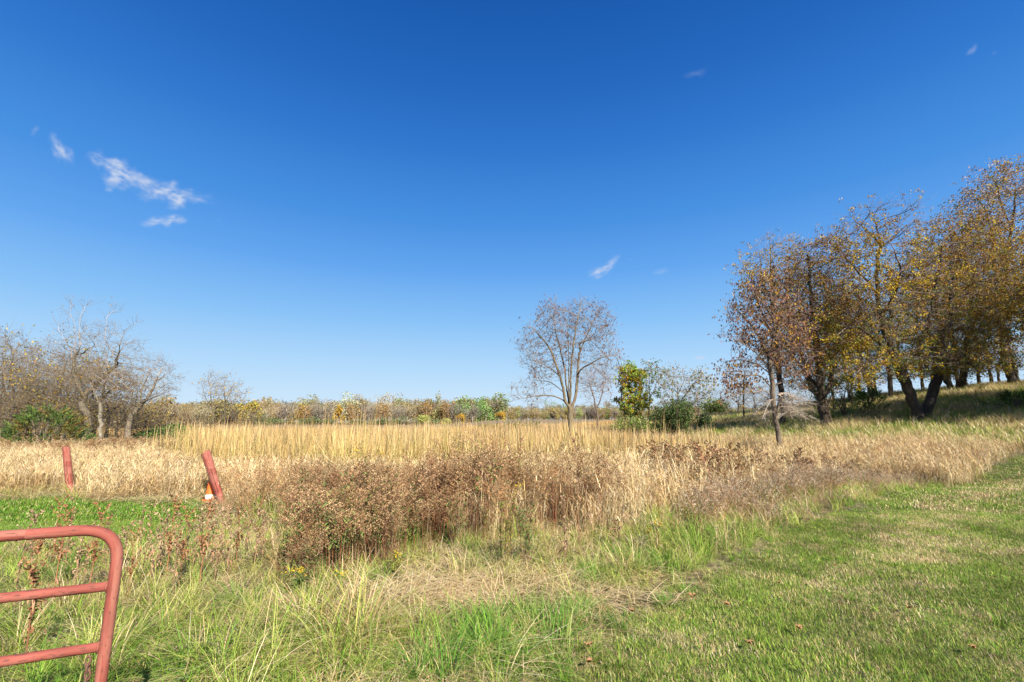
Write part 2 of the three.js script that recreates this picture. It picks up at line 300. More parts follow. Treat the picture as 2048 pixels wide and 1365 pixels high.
// dried goldenrod thicket: red-brown stems, hanging withered leaves, fluffed brown tops
function goldenrodStem(m, r, x, z, L, c, leafC, topC, green, lean = 0.12, wide = 1) {
  const a = r() * 6.283, ln = lean * (0.3 + r()), pts = [], rad = [];
  for (let k = 0; k <= 4; k++) { const t = k / 4; pts.push(V(x + Math.cos(a) * Math.sin(ln) * L * t * t + (r() - 0.5) * 0.012, L * t, z + Math.sin(a) * Math.sin(ln) * L * t * t + (r() - 0.5) * 0.012)); rad.push(0.005 * wide * (1 - t * 0.6)); }
  m.tube(pts, rad, 3, c, dim(c, 1.1));
  const place = (t) => { const f = t * 4, k = Math.min(3, Math.floor(f)); return V().lerpVectors(pts[k], pts[k + 1], f - k); };
  const nl = green > 0.5 ? 15 : 11;
  for (let k = 0; k < nl; k++) {
    const t = 0.52 + 0.4 * (k + r()) / nl, p = place(t), fr = r() < green * sstep(0.2, 0.6, t), cl = fr ? jit(pick([[0.12, 0.2, 0.045], [0.17, 0.24, 0.06], [0.09, 0.16, 0.04]], r), r) : jit(leafC, r, 0.35);
    m.blade(p.x, p.y, p.z, r() * 6.283, (fr ? 0.085 : 0.05) + r() * 0.05, (fr ? 0.019 : 0.0075) * wide, fr ? 0.9 + r() * 0.4 : 1.3 + r() * 0.8, fr ? 0.6 : 1.6 * r(), cl, dim(cl, 1.1), 2, (r() - 0.5) * 2);
  }
  for (let k = 0; k < 10; k++) {                                           // plume: side sprays with seed fluff
    const t = 0.78 + 0.22 * k / 9, p = place(t), b = r() * 6.283, l = 0.13 * (1.15 - (t - 0.8) * 4) + 0.02, tip = V(p.x + Math.cos(b) * l, p.y + l * 0.55, p.z + Math.sin(b) * l);
    m.tube([p, tip], [0.0018 * wide, 0], 3, c);
    for (let j = 0; j < 9; j++) {
      const q = V().lerpVectors(p, tip, 0.2 + j * 0.1), d = V(r() - 0.5, r() * 0.9, r() - 0.5).normalize(), s = V(r() - 0.5, r() - 0.5, r() - 0.5).cross(d).normalize(), cc = jit(topC, r, 0.35);
      m.leaf(q, d, s, (0.011 + r() * 0.013) * wide, (0.009 + r() * 0.009) * wide, cc, 0.3);
    }
  }
}
const goldenrodDry = (seed, green, L, wide = 1) => variants(6, seed, (m, r) => {
  const n = 6 + Math.floor(r() * 4);
  for (let k = 0; k < n; k++) { const q = Math.sqrt(r()) * 0.22, f = r() * 6.283; goldenrodStem(m, r, Math.cos(f) * q, Math.sin(f) * q, L * (0.5 + r() * 0.62), jit(pick([[0.2, 0.075, 0.04], [0.17, 0.085, 0.05], [0.3, 0.2, 0.11]], r), r), pick(BROWN, r), pick([[0.29, 0.18, 0.09], [0.37, 0.25, 0.135], [0.21, 0.125, 0.06]], r), green, 0.2, wide); }
});
// grey-mauve bushy asters gone to seed
const asterDry = (seed, pal = MAUVE, H = 0.55) => variants(5, seed, (m, r) => {
  for (let k = 0; k < 10; k++) {
    const f = r() * 6.283, out = 0.15 + r() * 0.28, h = H * (0.55 + r() * 0.5), c = jit(pick(BROWN, r), r), base = V((r() - 0.5) * 0.1, 0, (r() - 0.5) * 0.1), top = V(Math.cos(f) * out, h, Math.sin(f) * out), mid = V().lerpVectors(base, top, 0.55).add(V(0, 0.06, 0));
    m.tube([base, mid, top], [0.003, 0.0024, 0.001], 3, c);
    for (let j = 0; j < 16; j++) {
      const p = V().lerpVectors(mid, top, r() * 1.1), d = V(r() - 0.5, r() * 0.8 - 0.1, r() - 0.5).normalize(), e = p.clone().addScaledVector(d, 0.05 + r() * 0.07), s = V(r() - 0.5, r() - 0.5, r() - 0.5).cross(d).normalize();
      m.tube([p, e], [0.0012, 0], 3, c);
      for (let q = 0; q < 3; q++) { const g = V().lerpVectors(p, e, 0.5 + q * 0.25); m.leaf(g, d, s, 0.010 + r() * 0.012, 0.008 + r() * 0.007, jit(pick(pal, r), r, 0.3), 0.35); }
    }
  }
});
const protos = {
  turfNear: turf(1, [...GREEN, ...LIME.slice(0, 2)], 130, 0.04, 0.003, 0.12, 0.1), turfDry: turf(2, STRAW.map((c) => dim(c, 0.78)), 120, 0.036, 0.003, 0.13, 0.8), turfFar: turf(3, GREEN, 110, 0.06, 0.008, 0.24, 0.16), turfDryFar: turf(4, STRAW.map((c) => dim(c, 0.85)), 70, 0.06, 0.009, 0.24),
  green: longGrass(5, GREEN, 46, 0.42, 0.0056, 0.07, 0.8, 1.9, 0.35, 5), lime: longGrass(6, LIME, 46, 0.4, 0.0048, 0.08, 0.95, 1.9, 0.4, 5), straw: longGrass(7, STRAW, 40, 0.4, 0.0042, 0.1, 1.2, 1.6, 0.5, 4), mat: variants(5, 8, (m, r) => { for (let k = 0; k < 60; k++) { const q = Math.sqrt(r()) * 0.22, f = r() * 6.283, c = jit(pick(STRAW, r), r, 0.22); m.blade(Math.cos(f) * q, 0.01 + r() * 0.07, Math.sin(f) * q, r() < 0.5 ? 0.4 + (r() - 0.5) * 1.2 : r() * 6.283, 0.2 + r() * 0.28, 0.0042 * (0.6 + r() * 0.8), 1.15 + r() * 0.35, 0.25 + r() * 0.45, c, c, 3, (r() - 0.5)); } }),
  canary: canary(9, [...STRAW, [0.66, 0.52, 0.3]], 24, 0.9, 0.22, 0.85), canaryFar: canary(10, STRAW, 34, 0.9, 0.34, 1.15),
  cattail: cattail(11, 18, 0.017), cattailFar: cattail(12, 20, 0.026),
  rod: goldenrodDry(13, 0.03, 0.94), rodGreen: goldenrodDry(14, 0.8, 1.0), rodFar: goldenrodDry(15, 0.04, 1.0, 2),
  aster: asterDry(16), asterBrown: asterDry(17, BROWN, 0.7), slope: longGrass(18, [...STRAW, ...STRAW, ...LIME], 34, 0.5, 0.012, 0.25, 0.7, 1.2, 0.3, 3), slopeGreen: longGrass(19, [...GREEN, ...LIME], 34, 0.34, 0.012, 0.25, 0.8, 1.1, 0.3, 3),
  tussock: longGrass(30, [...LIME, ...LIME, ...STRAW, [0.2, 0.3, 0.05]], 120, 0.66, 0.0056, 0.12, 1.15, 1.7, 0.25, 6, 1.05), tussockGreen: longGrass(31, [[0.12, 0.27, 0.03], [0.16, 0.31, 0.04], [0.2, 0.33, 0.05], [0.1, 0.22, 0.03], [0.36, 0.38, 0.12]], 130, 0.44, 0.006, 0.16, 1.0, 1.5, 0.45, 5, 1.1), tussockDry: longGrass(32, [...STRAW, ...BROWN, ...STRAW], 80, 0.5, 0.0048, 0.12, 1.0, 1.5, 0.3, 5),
  herb: variants(4, 20, (m, r) => { for (let k = 0; k < 26; k++) { const f = r() * 6.283, q = r() * 0.16, d = V(Math.cos(f) * (0.5 + r()), 0.4 + r() * 0.6, Math.sin(f) * (0.5 + r())).normalize(), s = V(-Math.sin(f), 0.2 * (r() - 0.5), Math.cos(f)); m.leaf(V(Math.cos(f) * q, 0.02 + r() * 0.12, Math.sin(f) * q), d, s, 0.04 + r() * 0.05, 0.02 + r() * 0.02, jit(pick(GREEN, r), r, 0.3)); } }),
};

// ---------------------------------------------------------------- where each kind grows
const item = (r, x, d, s, c, o = {}) => ({ x, d, y: height(x, d), turn: r() * 6.283, s, v: Math.floor(r() * 60), c, ...o });
const tint = (r, k = 0.12) => { const f = 1 + (r() - 0.5) * 2 * k; return [f * (1 + (r() - 0.5) * 0.1), f, f * (1 + (r() - 0.5) * 0.1)]; };
const L = Object.fromEntries(Object.keys(protos).map((k) => [k, []]));
const put = (k, r, x, d, s, c, o) => L[k].push(item(r, x, d, s, c ?? tint(r), o));
// worn, dry bands along the mown track and blotches elsewhere
const dryness = (x, d) => {
  const off = lawnEdge(x) - d, wheel = Math.exp(-((off - 1.0 - 0.5 * noise(x, 4)) ** 2) / 0.5) * sstep(2, 6, x) * 0.7 + Math.exp(-((off - 3.2) ** 2) / 0.5) * sstep(5, 10, x) * 0.7;
  return clamp(sstep(0.46, 0.72, fbm(x * 0.55 + 11, d * 0.8 + 3, 4)) * 0.75 + sstep(0.55, 0.8, fbm(x * 2.2, d * 2.6, 3)) * 0.5 + wheel, 0, 0.92);
};
scatter(21, 1.8, 9, (d) => 125, (x, d, r) => {
  if (!lawnMask(x, d) || !seen(x, d)) return;
  const w = dryness(x, d);
  const dk = mix(0.74, 1.08, sstep(0.32, 0.62, fbm(x * 1.1 + 70, d * 1.2 + 9, 4))); put(r() < w * 0.52 + 0.03 ? 'turfDry' : 'turfNear', r, x, d, 0.8 + r() * 0.6, tint(r, 0.16).map((c) => c * dk), { sy: 0.7 + r() * 0.7 });
  if (r() < 0.02) put('green', r, x, d, 0.3 + r() * 0.25, tint(r));
  if (r() < 0.02) put('herb', r, x, d, 0.25 + r() * 0.2, tint(r));
});
scatter(22, 9, 30, (d) => (d < 16 ? 42 : 24), (x, d, r) => {
  if (!lawnMask(x, d) || !seen(x, d) || x < 0) return;
  put(r() < dryness(x, d) * 0.72 + 0.02 ? 'turfDryFar' : 'turfFar', r, x, d, 0.8 + r() * 0.5, tint(r, 0.16));
});
scatter(23, 5, 12, (d) => (d < 8.4 ? 110 : 60), (x, d, r) => { if (inStrip(x, d)) put(d < 8.4 ? 'turfNear' : 'turfFar', r, x, d, 0.9 + r() * 0.5, [0.72 + r() * 0.3, 0.86 + r() * 0.25, 0.85]); }, -16, -3.5);
// the unmown verge: green, lime and straw-coloured tufts, and flattened straw
scatter(24, 1.6, 7.5, (d) => (d < 4 ? 60 : 40), (x, d, r) => {
  if (lawnMask(x, d + 0.15) || !seen(x, d) || inStrip(x, d)) return;
  const back = d - lawnEdge(x), g = fbm(x * 0.55 + 4, d * 0.6 + 8, 3), g2 = fbm(x * 1.3 + 40, d * 1.3, 3), edge = sstep(0.9, 0.1, back);
  const lush = clamp(sstep(0.48, 0.62, g) + Math.exp(-((x - 0.1) ** 2) / 0.5 - ((d - 3.6) ** 2) / 0.8) * 1.2 + Math.exp(-((x - 2.9) ** 2) / 2 - ((d - 6.4) ** 2) / 0.6), 0, 1), matt = Math.exp(-((x + 0.25) ** 2) / 1.2 - ((d - 4.75) ** 2) / 0.35);
  if (r() < matt * 0.85) { put('mat', r, x, d, 0.8 + r() * 0.5, tint(r)); return; }
  const q = r(), sc = mix(0.78, 0.45, edge) * (0.6 + r() * 0.5), dirn = { turn: fbm(x * 0.4, d * 0.4, 2) * 9 + (r() - 0.5) * 1.6 };
  if (q < lush * 0.5 + 0.04) put('green', r, x, d, sc, tint(r, 0.18), dirn); else if (q < 0.5 + lush * 0.32) put('lime', r, x, d, sc, tint(r, 0.18), dirn); else if (q < 0.86) put('straw', r, x, d, sc * (g2 > 0.5 ? 1.1 : 0.85), tint(r, 0.18), dirn); else put('mat', r, x, d, sc, tint(r, 0.15));
  if (r() < 0.015) put('herb', r, x, d, 0.35 + r() * 0.3, tint(r));
  
});
// tussocks: big drooping clumps in the verge, each kind gathered where the photograph has it
{
  const r = rng(41), flat = (px, py) => { const [x, y, f] = ray(px, py), d = EYE / (-y / f); return [x / f * d, d]; };
  for (const [px, py, k, n, sp, sc] of [[560, 1270, 'tussock', 5, 0.3, 1], [650, 1300, 'tussock', 5, 0.3, 1], [470, 1330, 'tussock', 4, 0.3, 0.9], [720, 1240, 'tussock', 4, 0.3, 0.8], [610, 1225, 'tussockDry', 4, 0.25, 0.9], [680, 1260, 'tussockDry', 3, 0.2, 0.9], [420, 1240, 'tussock', 4, 0.4, 0.7], [330, 1290, 'tussock', 4, 0.3, 0.8], [120, 1300, 'tussock', 4, 0.4, 0.9], [60, 1230, 'tussockDry', 4, 0.4, 0.8], [250, 1200, 'tussock', 4, 0.4, 0.7], [820, 1290, 'tussock', 3, 0.3, 0.7], [860, 1340, 'tussockDry', 3, 0.2, 0.6],
    [960, 1300, 'tussockGreen', 6, 0.25, 0.95], [1040, 1270, 'tussockGreen', 6, 0.3, 0.95], [1100, 1230, 'tussockGreen', 5, 0.3, 0.85], [930, 1350, 'tussockGreen', 5, 0.25, 0.9], [1060, 1340, 'tussockGreen', 4, 0.25, 0.8], [1180, 1170, 'tussockGreen', 5, 0.35, 0.75], [1280, 1125, 'tussockGreen', 6, 0.5, 0.75], [1380, 1085, 'tussockGreen', 6, 0.6, 0.7], [1220, 1140, 'tussock', 4, 0.4, 0.7], [1330, 1110, 'tussock', 5, 0.5, 0.6], [1460, 1060, 'tussock', 6, 0.7, 0.65], [1560, 1020, 'tussock', 6, 0.8, 0.6], [760, 1190, 'tussockDry', 3, 0.3, 0.6], [500, 1180, 'tussock', 5, 0.6, 0.6], [380, 1150, 'tussock', 4, 0.6, 0.6], [540, 1130, 'tussockDry', 5, 0.5, 0.7], [1120, 1120, 'tussockDry', 4, 0.4, 0.7], [1080, 1160, 'tussock', 3, 0.3, 0.6]]) {
    const [x, d] = flat(px, py);
    for (let i = 0; i < n; i++) { const X = x + (r() - 0.5) * 2 * sp, D = d + (r() - 0.5) * 1.6 * sp; if (D > 1.9 && !lawnMask(X, D + 0.1)) put(k, r, X, D, sc * (0.6 + r() * 0.5), tint(r, 0.15), { sy: 0.6 + r() * 0.3 }); }
  }
  scatter(42, 1.9, 6.6, (d) => 2.2, (x, d, q) => { if (!lawnMask(x, d + 0.25) && seen(x, d) && !inStrip(x, d)) put(q() < 0.55 ? 'tussock' : x > 1.2 || q() < 0.5 ? 'tussockGreen' : 'tussockDry', q, x, d, (0.4 + q() * 0.45) * (x > 1.2 ? 0.7 : 1), tint(q, 0.18), { sy: 0.7 + q() * 0.4 }); });
}
// weed thickets and dry grass behind the verge
const thicket = (x, d) => { const e = ((x + 1.2 + 0.12 * (d - 6.5)) / (2.9 + 0.2 * (d - 6))) ** 2 + ((d - 8.1) / 1.9) ** 2, lobe = ((x + 1.85) / 0.85) ** 2 + ((d - 6.0) / 1.0) ** 2; return Math.max(1 - e, 1 - lobe) + (fbm(x * 0.9 + 5, d * 0.9, 3) - 0.5) * 1.5 - 3 * sstep(-0.44, -0.52, x / d); };
scatter(25, 4.6, 16.5, (d) => (d < 9 ? 20 : 15), (x, d, r) => {
  const back = d - lawnEdge(x);
  if (back < 0.2 || !seen(x, d) || inStrip(x, d)) return;
  if (Math.abs(x / d + 0.902) < 0.05 && d < 10.85) { put('mat', r, x, d, 0.5, tint(r)); return; }
  const th = thicket(x, d), n = fbm(x * 0.35 + 20, d * 0.45, 3), band = sstep(2.2, 4.5, x) * sstep(0.7, 2.0, back) * sstep(7.5, 5.2, back);
  if (th > 0) { if (r() < (0.35 + 0.5 * sstep(0, 0.5, th)) * (1 - 0.55 * sstep(-0.4, 1.0, x))) { const hv = (0.5 + 0.8 * fbm(x * 1.1 + 7, d * 1.1 + 2, 3)) * mix(0.8, 1, sstep(6.2, 7.6, d)); const gr = Math.exp(-((x + 2.0) ** 2) / 0.8 - ((d - 6.1) ** 2) / 1.6) + Math.exp(-((x + 0.95) ** 2) / 0.35 - ((d - 6.1) ** 2) / 0.8) * 0.6; put(r() < gr * 0.6 + 0.05 ? 'rodGreen' : 'rod', r, x, d, (0.7 + r() * 0.42) * hv * mix(0.6, 1.08, sstep(0, 0.5, th)), tint(r, 0.15)); } else put(d > 6.9 && r() < 0.75 && x > -0.7 ? 'canary' : r() < 0.6 ? 'straw' : r() < 0.6 ? 'lime' : 'asterBrown', r, x, d, 0.7 + r() * 0.4); return; }
  if (th < 0 && (d < 7.0 && x < 1.6 || d < 9.2 && x < -1.4)) { if (d > 7.4 || d > 6.6 && x > -1) { const q = Math.abs(x / d + 0.615) < 0.055 && d > 7.6 && d < 9.75 ? 0.4 : r(); put(q < 0.3 ? 'lime' : q < 0.5 ? 'mat' : q < 0.78 ? 'straw' : q < 0.9 ? 'green' : 'asterBrown', r, x, d, 0.9 + r() * 0.6); } return; }
  if (back < 2.6 && x > 1.6) {                                             // pale asters and low green along the track
    const q = r();
    const cl = sstep(0.4, 0.6, fbm(x * 0.9 + 3, d * 0.9, 3)); if (q < (0.16 + 0.22 * sstep(0.6, 1.4, back)) * (0.2 + cl)) put('aster', r, x, d, (0.75 + r() * 0.5) * mix(0.55, 1, sstep(0.2, 1.4, back)), tint(r, 0.15)); else if (q < 0.55) put('lime', r, x, d, 0.8 + r() * 0.5); else if (q < 0.8) put('green', r, x, d, 0.7 + r() * 0.5); else if (q < 0.9) put('straw', r, x, d, 0.9 + r() * 0.5, [0.8, 0.76, 0.76]); else put('canary', r, x, d, 0.5 + r() * 0.25, [0.78, 0.74, 0.74], { tx: (r() - 0.5) * 0.9, tz: (r() - 0.5) * 0.9 });
    return;
  }
  if (band > 0.3 && r() < band * (0.45 + (n - 0.5))) { put(r() < 0.55 ? 'asterBrown' : 'rodFar', r, x, d, 0.75 + r() * 0.35, tint(r, 0.15)); return; }
  const tall = mix(0.55, 1, sstep(0.2, 2.2, back + Math.min(0, th) * 0)) * mix(1, 0.8, sstep(9, 14, d) * (x < 0 ? 1 : 0));
  if (Math.abs(x / d + 0.615) < 0.06 && d < 9.75) { put('mat', r, x, d, 0.7, tint(r)); return; }
  put(d < 10 ? 'canary' : 'canaryFar', r, x, d, (0.85 + r() * 0.4) * tall * (0.62 + 0.6 * n), tint(r, 0.12), { turn: r() * 6.28, tx: (r() - 0.5) * 0.6, tz: (r() - 0.5) * 0.6 });
  if (r() < 0.25) put('straw', r, x, d, 1 + r());
  if (r() < 0.05) put('green', r, x, d, 0.8 + r() * 0.4);
});
// dry grass bank on the left, partly flattened
scatter(26, 9.4, 40, (d) => (d < 18 ? 17 : 8), (x, d, r) => {
  if (x > -0.30 * d - 1 || !seen(x, d) || inStrip(x, d) || d < 9.9 || (x > -0.55 * d && d > 16)) return;
  if (Math.abs(x / d + 0.902) < 0.055 && d < 10.85) { put('mat', r, x, d, 0.5, tint(r)); return; }
  const n = fbm(x * 0.3, d * 0.3, 3);
  if (d > 27 && r() < 0.12) { put('rodFar', r, x, d, 0.8 + r() * 0.3, tint(r)); return; }
  const rise = sstep(9.8, 15.5, d + (n - 0.5) * 5); if (rise < 0.55 && r() < 0.5) { put('mat', r, x, d, 1.2 + r(), tint(r)); if (r() < 0.25) put('lime', r, x, d, 0.8, tint(r)); return; }
  if (r() < 0.06) { put(r() < 0.5 ? 'asterBrown' : 'lime', r, x, d, 0.8 + r() * 0.4); return; }
  put('canaryFar', r, x, d, (0.5 + 0.75 * fbm(x * 0.7 + 3, d * 0.9, 3) + r() * 0.3) * mix(0.35, 1, rise), tint(r, 0.16), { tx: (r() - 0.5) * 0.8, tz: (r() - 0.5) * 0.8 });
});
{ // straw lying over the far edge of the green strip
  const r = rng(261); for (let k = 0; k < 260; k++) { const x = -16 + r() * 11.5, d = 10.1 + (x + 7) * -0.1 + (r() - 0.5) * 1.1; if (seen(x, d)) put(r() < 0.7 ? 'mat' : r() < 0.5 ? 'straw' : 'lime', r, x, d, 0.6 + r() * 0.9, tint(r)); }
}
{ // taller dry grass round the foot of the seedy ash
  const r = rng(262); for (let k = 0; k < 130; k++) { const d = 17.5 + r() * 5.5, x = d * (0.52 + r() * 0.13); if (d > lawnEdge(x) + 0.5) put(r() < 0.8 ? 'canaryFar' : 'asterBrown', r, x, d, 1.0 + r() * 0.4, tint(r)); }
}
// the cattail marsh
scatter(27, 13.5, 47, (d) => (d < 20 ? 8 : d < 30 ? 6 : 4), (x, d, r) => {
  if (!seen(x, d)) return;
  const s = hillAxis(x, d), left = -0.76 * d + 1.5 + (noise(d * 0.3, 2) - 0.5) * 4, edge = sstep(left, left + 4, x) * sstep(22.5, 18.5, s + (noise(x * 0.3, d * 0.3) - 0.5) * 4) * sstep(0.52, 0.38, x / d + (noise(x * 0.5, d * 0.5) - 0.5) * 0.1) * sstep(13.2, 15.5, d + (noise(x * 0.4, 9) - 0.5) * 2.5);
  if (r() > edge) return;
  const c = [1, 1, 1], n = fbm(x * 0.15, d * 0.25 + 30, 3); const n9 = fbm(x * 0.6 + 60, d * 0.6, 2); c[0] = (0.85 + n * 0.32) * (0.8 + n9 * 0.4); c[1] = (0.86 + n * 0.22) * (0.78 + n9 * 0.44); c[2] = 0.9 * (0.75 + n9 * 0.5);
  const hh = fbm(x * 0.35 + 8, d * 0.4, 3), gap = fbm(x * 0.8 + 90, d * 0.8, 2); if (gap < 0.3 && r() < 0.8) return;
  if (fbm(x * 0.3 + 33, d * 0.5, 2) > 0.6 && r() < 0.5) { c[0] *= 0.8; c[1] *= 0.72; c[2] *= 0.75; }
  put(d < 21 ? 'cattail' : 'cattailFar', r, x, d, 0.66 + hh * 0.3 + Math.pow(r(), 2.5) * 0.32 - 0.2 * sstep(3, 10, x), c, { tx: (r() - 0.5) * 0.2, tz: (r() - 0.5) * 0.2 });
});
// beyond the cattails and up the slope on the right
scatter(28, 13, 62, (d) => (d < 26 ? 14 : 9), (x, d, r) => {
  const s = hillAxis(x, d);
  if (!seen(x, d) || s < 19.5 || d < lawnEdge(x) + 0.3) return;
  const n = fbm(x * 0.22 + 9, d * 0.22, 3), foot = sstep(30, 24, s);
  if (r() < foot * 0.8) { put(r() < 0.72 ? 'canaryFar' : 'asterBrown', r, x, d, (0.55 + r() * 0.3) * mix(1, 1.45, sstep(27, 22, s)), tint(r)); return; }
  put(n > 0.5 && r() < 0.75 ? 'slopeGreen' : 'slope', r, x, d, 0.8 + r() * 0.6, tint(r, 0.15));
}, 2);
scatter(29, 40, 75, (d) => 3, (x, d, r) => { if (seen(x, d) && x > -0.9 * d && hillAxis(x, d) < 34) put('slope', r, x, d, 0.9 + r() * 0.7, [1.0 + r() * 0.1, 0.85, 0.75]); });
const both = (...ks) => ks.flatMap((k) => L[k]);
stuff('lawn_grass', 'short mown green grass of the track on the right and the strip behind the gate', 'grass', [...protos.turfNear], M.grass, L.turfNear);
stuff('lawn_grass', 'mown green grass farther along the curving track and in the strip by the red posts', 'grass', protos.turfFar, M.grass, L.turfFar);
stuff('dry_turf', 'straw-coloured dry blotches in the near mown grass', 'grass', protos.turfDry, M.straw, L.turfDry);
stuff('dry_turf', 'worn tan wheel bands in the far part of the mown track', 'grass', protos.turfDryFar, M.straw, L.turfDryFar);
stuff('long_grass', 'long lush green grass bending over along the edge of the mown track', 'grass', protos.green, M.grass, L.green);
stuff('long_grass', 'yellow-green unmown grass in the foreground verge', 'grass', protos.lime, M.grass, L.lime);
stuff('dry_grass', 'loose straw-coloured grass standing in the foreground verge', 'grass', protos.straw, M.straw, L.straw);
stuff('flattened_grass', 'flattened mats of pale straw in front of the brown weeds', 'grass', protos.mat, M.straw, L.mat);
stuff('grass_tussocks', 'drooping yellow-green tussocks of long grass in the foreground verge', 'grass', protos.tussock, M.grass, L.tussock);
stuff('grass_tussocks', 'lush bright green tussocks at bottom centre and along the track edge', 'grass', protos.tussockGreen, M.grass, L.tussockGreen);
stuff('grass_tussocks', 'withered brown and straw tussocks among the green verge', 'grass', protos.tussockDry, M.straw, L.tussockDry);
stuff('broadleaf_herbs', 'small green broad-leaved herbs low in the verge and lawn', 'ground cover', protos.herb, M.leaf, L.herb);
stuff('canary_grass', 'tall pale tan curly dry grass behind the weeds at centre right', 'dry grass', protos.canary, M.straw, L.canary);
stuff('canary_grass', 'dry tan grass bank behind the red posts and along the marsh edge', 'dry grass', protos.canaryFar, M.straw, L.canaryFar);
stuff('cattails', 'near rows of golden and green cattail leaves in the marsh', 'cattails', protos.cattail, M.straw, L.cattail);
stuff('cattails', 'golden-topped cattails filling the back of the marsh', 'cattails', protos.cattailFar, M.straw, L.cattailFar);
stuff('goldenrod_thicket', 'thicket of dried red-brown goldenrod in the middle of the foreground', 'weeds', protos.rod, M.weed, L.rod);
stuff('goldenrod_thicket', 'goldenrod stems still carrying green leaves at the front of the brown thicket', 'weeds', protos.rodGreen, M.weed, L.rodGreen);
stuff('goldenrod_thicket', 'brown weeds at the far edges of the dry grass', 'weeds', protos.rodFar, M.weed, L.rodFar);
stuff('seeding_asters', 'grey-mauve bushy asters gone to seed along the mown track', 'weeds', protos.aster, M.weed, L.aster);
stuff('seeding_asters', 'brown bushy weeds in the band behind the pale asters', 'weeds', protos.asterBrown, M.weed, L.asterBrown);
stuff('slope_grass', 'tan tufted grass on the wooded slope and far field edge', 'grass', protos.slope, M.straw, L.slope);
stuff('slope_grass', 'green tufts among the dry grass on the wooded slope', 'grass', protos.slopeGreen, M.grass, L.slopeGreen);

// ---------------------------------------------------------------- trees: limbs drawn first, then the crown grown into the space round them
// limbs: polylines in the tree's own metres; crown: ellipsoids [centre, radii, points]; returns nodes {p, up (parent), r, kids}
function growTree(seed, limbs, crown, o = {}) {
  const r = rng(seed), step = o.step ?? 0.28, nodes = [], near = (q) => { let b = -1, bd = 0.2 * 0.2; nodes.forEach((n, i) => { const e = n.p.distanceToSquared(q); if (e < bd) { bd = e; b = i; } }); return b; };
  for (const line of limbs) {
    let up = nodes.length ? near(line[0]) : -1;
    if (up < 0 && nodes.length) { let bd = 1e9; nodes.forEach((n, i) => { const e = n.p.distanceToSquared(line[0]); if (e < bd) { bd = e; up = i; } }); }
    if (up < 0) { nodes.push({ p: line[0].clone(), up: -1 }); up = 0; }
    const curve = new THREE.CatmullRomCurve3(line.length > 1 ? line : [line[0], line[0].clone().add(V(0, 1, 0))], false, 'centripetal'), n = Math.max(2, Math.round(curve.getLength() / step));
    for (let k = 1; k <= n; k++) { const p = curve.getPoint(k / n), w = (o.wiggle ?? 0.03) * Math.min(1, k / 3); p.add(V((r() - 0.5) * w * 2, (r() - 0.5) * w, (r() - 0.5) * w * 2)); nodes.push({ p, up, limb: true }); up = nodes.length - 1; }
  }
  const pts = [];
  for (const [c, rad, n] of crown) for (let k = 0; k < n; k++) {
    const f = r() * 6.283, y = r() * 2 - 1, q = Math.sqrt(1 - y * y), s = Math.pow(r(), o.shell ?? 0.45);
    pts.push(V(c.x + Math.cos(f) * q * rad.x * s, c.y + y * rad.y * s, c.z + Math.sin(f) * q * rad.z * s));
  }
  const infl = (o.reach ?? 3) ** 2, kill = (o.kill ?? 0.45) ** 2, best = pts.map(() => -1), bd = pts.map(() => 1e9), live = pts.map(() => true);
  const consider = (i0) => { for (let a = 0; a < pts.length; a++) if (live[a]) for (let i = i0; i < nodes.length; i++) { const e = nodes[i].p.distanceToSquared(pts[a]); if (e < bd[a]) { bd[a] = e; best[a] = i; } } };
  consider(0);
  const acc = new Map();
  for (let it = 0; it < (o.rounds ?? 60) && nodes.length < (o.most ?? 5200); it++) {
    acc.clear();
    for (let a = 0; a < pts.length; a++) { if (!live[a]) continue; if (bd[a] < kill) { live[a] = false; continue; } if (bd[a] > infl && it > 14) continue; let v = acc.get(best[a]); if (!v) acc.set(best[a], v = V()); v.add(V().subVectors(pts[a], nodes[best[a]].p).normalize()); }
    if (!acc.size) break;
    const i0 = nodes.length;
    for (const [i, v] of acc) {
      const n = nodes[i]; if ((n.tries = (n.tries ?? 0) + 1) > 4) continue;
      v.normalize(); if (n.up >= 0) v.addScaledVector(V().subVectors(n.p, nodes[n.up].p).normalize(), 0.55); v.y += o.lift ?? 0.06; v.add(V((r() - 0.5) * 0.5, (r() - 0.5) * 0.4, (r() - 0.5) * 0.5)).normalize();
      nodes.push({ p: n.p.clone().addScaledVector(v, step), up: i });
    }
    if (nodes.length === i0) break;
    consider(i0);
  }
  for (const n of nodes) { n.kids = []; n.a = 0; }
  nodes.forEach((n, i) => { if (n.up >= 0) nodes[n.up].kids.push(i); });
  const E = o.pipe ?? 2.3, r0 = o.tip ?? 0.009;
  for (let i = nodes.length - 1; i >= 0; i--) { const n = nodes[i]; if (!n.kids.length) n.a = r0 ** E; n.r = Math.pow(n.a, 1 / E); if (n.up >= 0) nodes[n.up].a += n.a + (n.limb ? 1e-6 : 0); }
  const k = (o.trunk ?? nodes[0].r) / nodes[0].r;                           // the trunk has its own girth; the taper towards the tips follows
  for (const n of nodes) { const t = clamp(Math.log(n.r / r0) / Math.log(nodes[0].r / r0), 0, 1); n.r *= mix(1, k, t ** 1.3); }
  for (const n of nodes) n.dir = n.up >= 0 ? V().subVectors(n.p, nodes[n.up].p).normalize() : V(0, 1, 0);
  return { nodes, r, r0 };
}
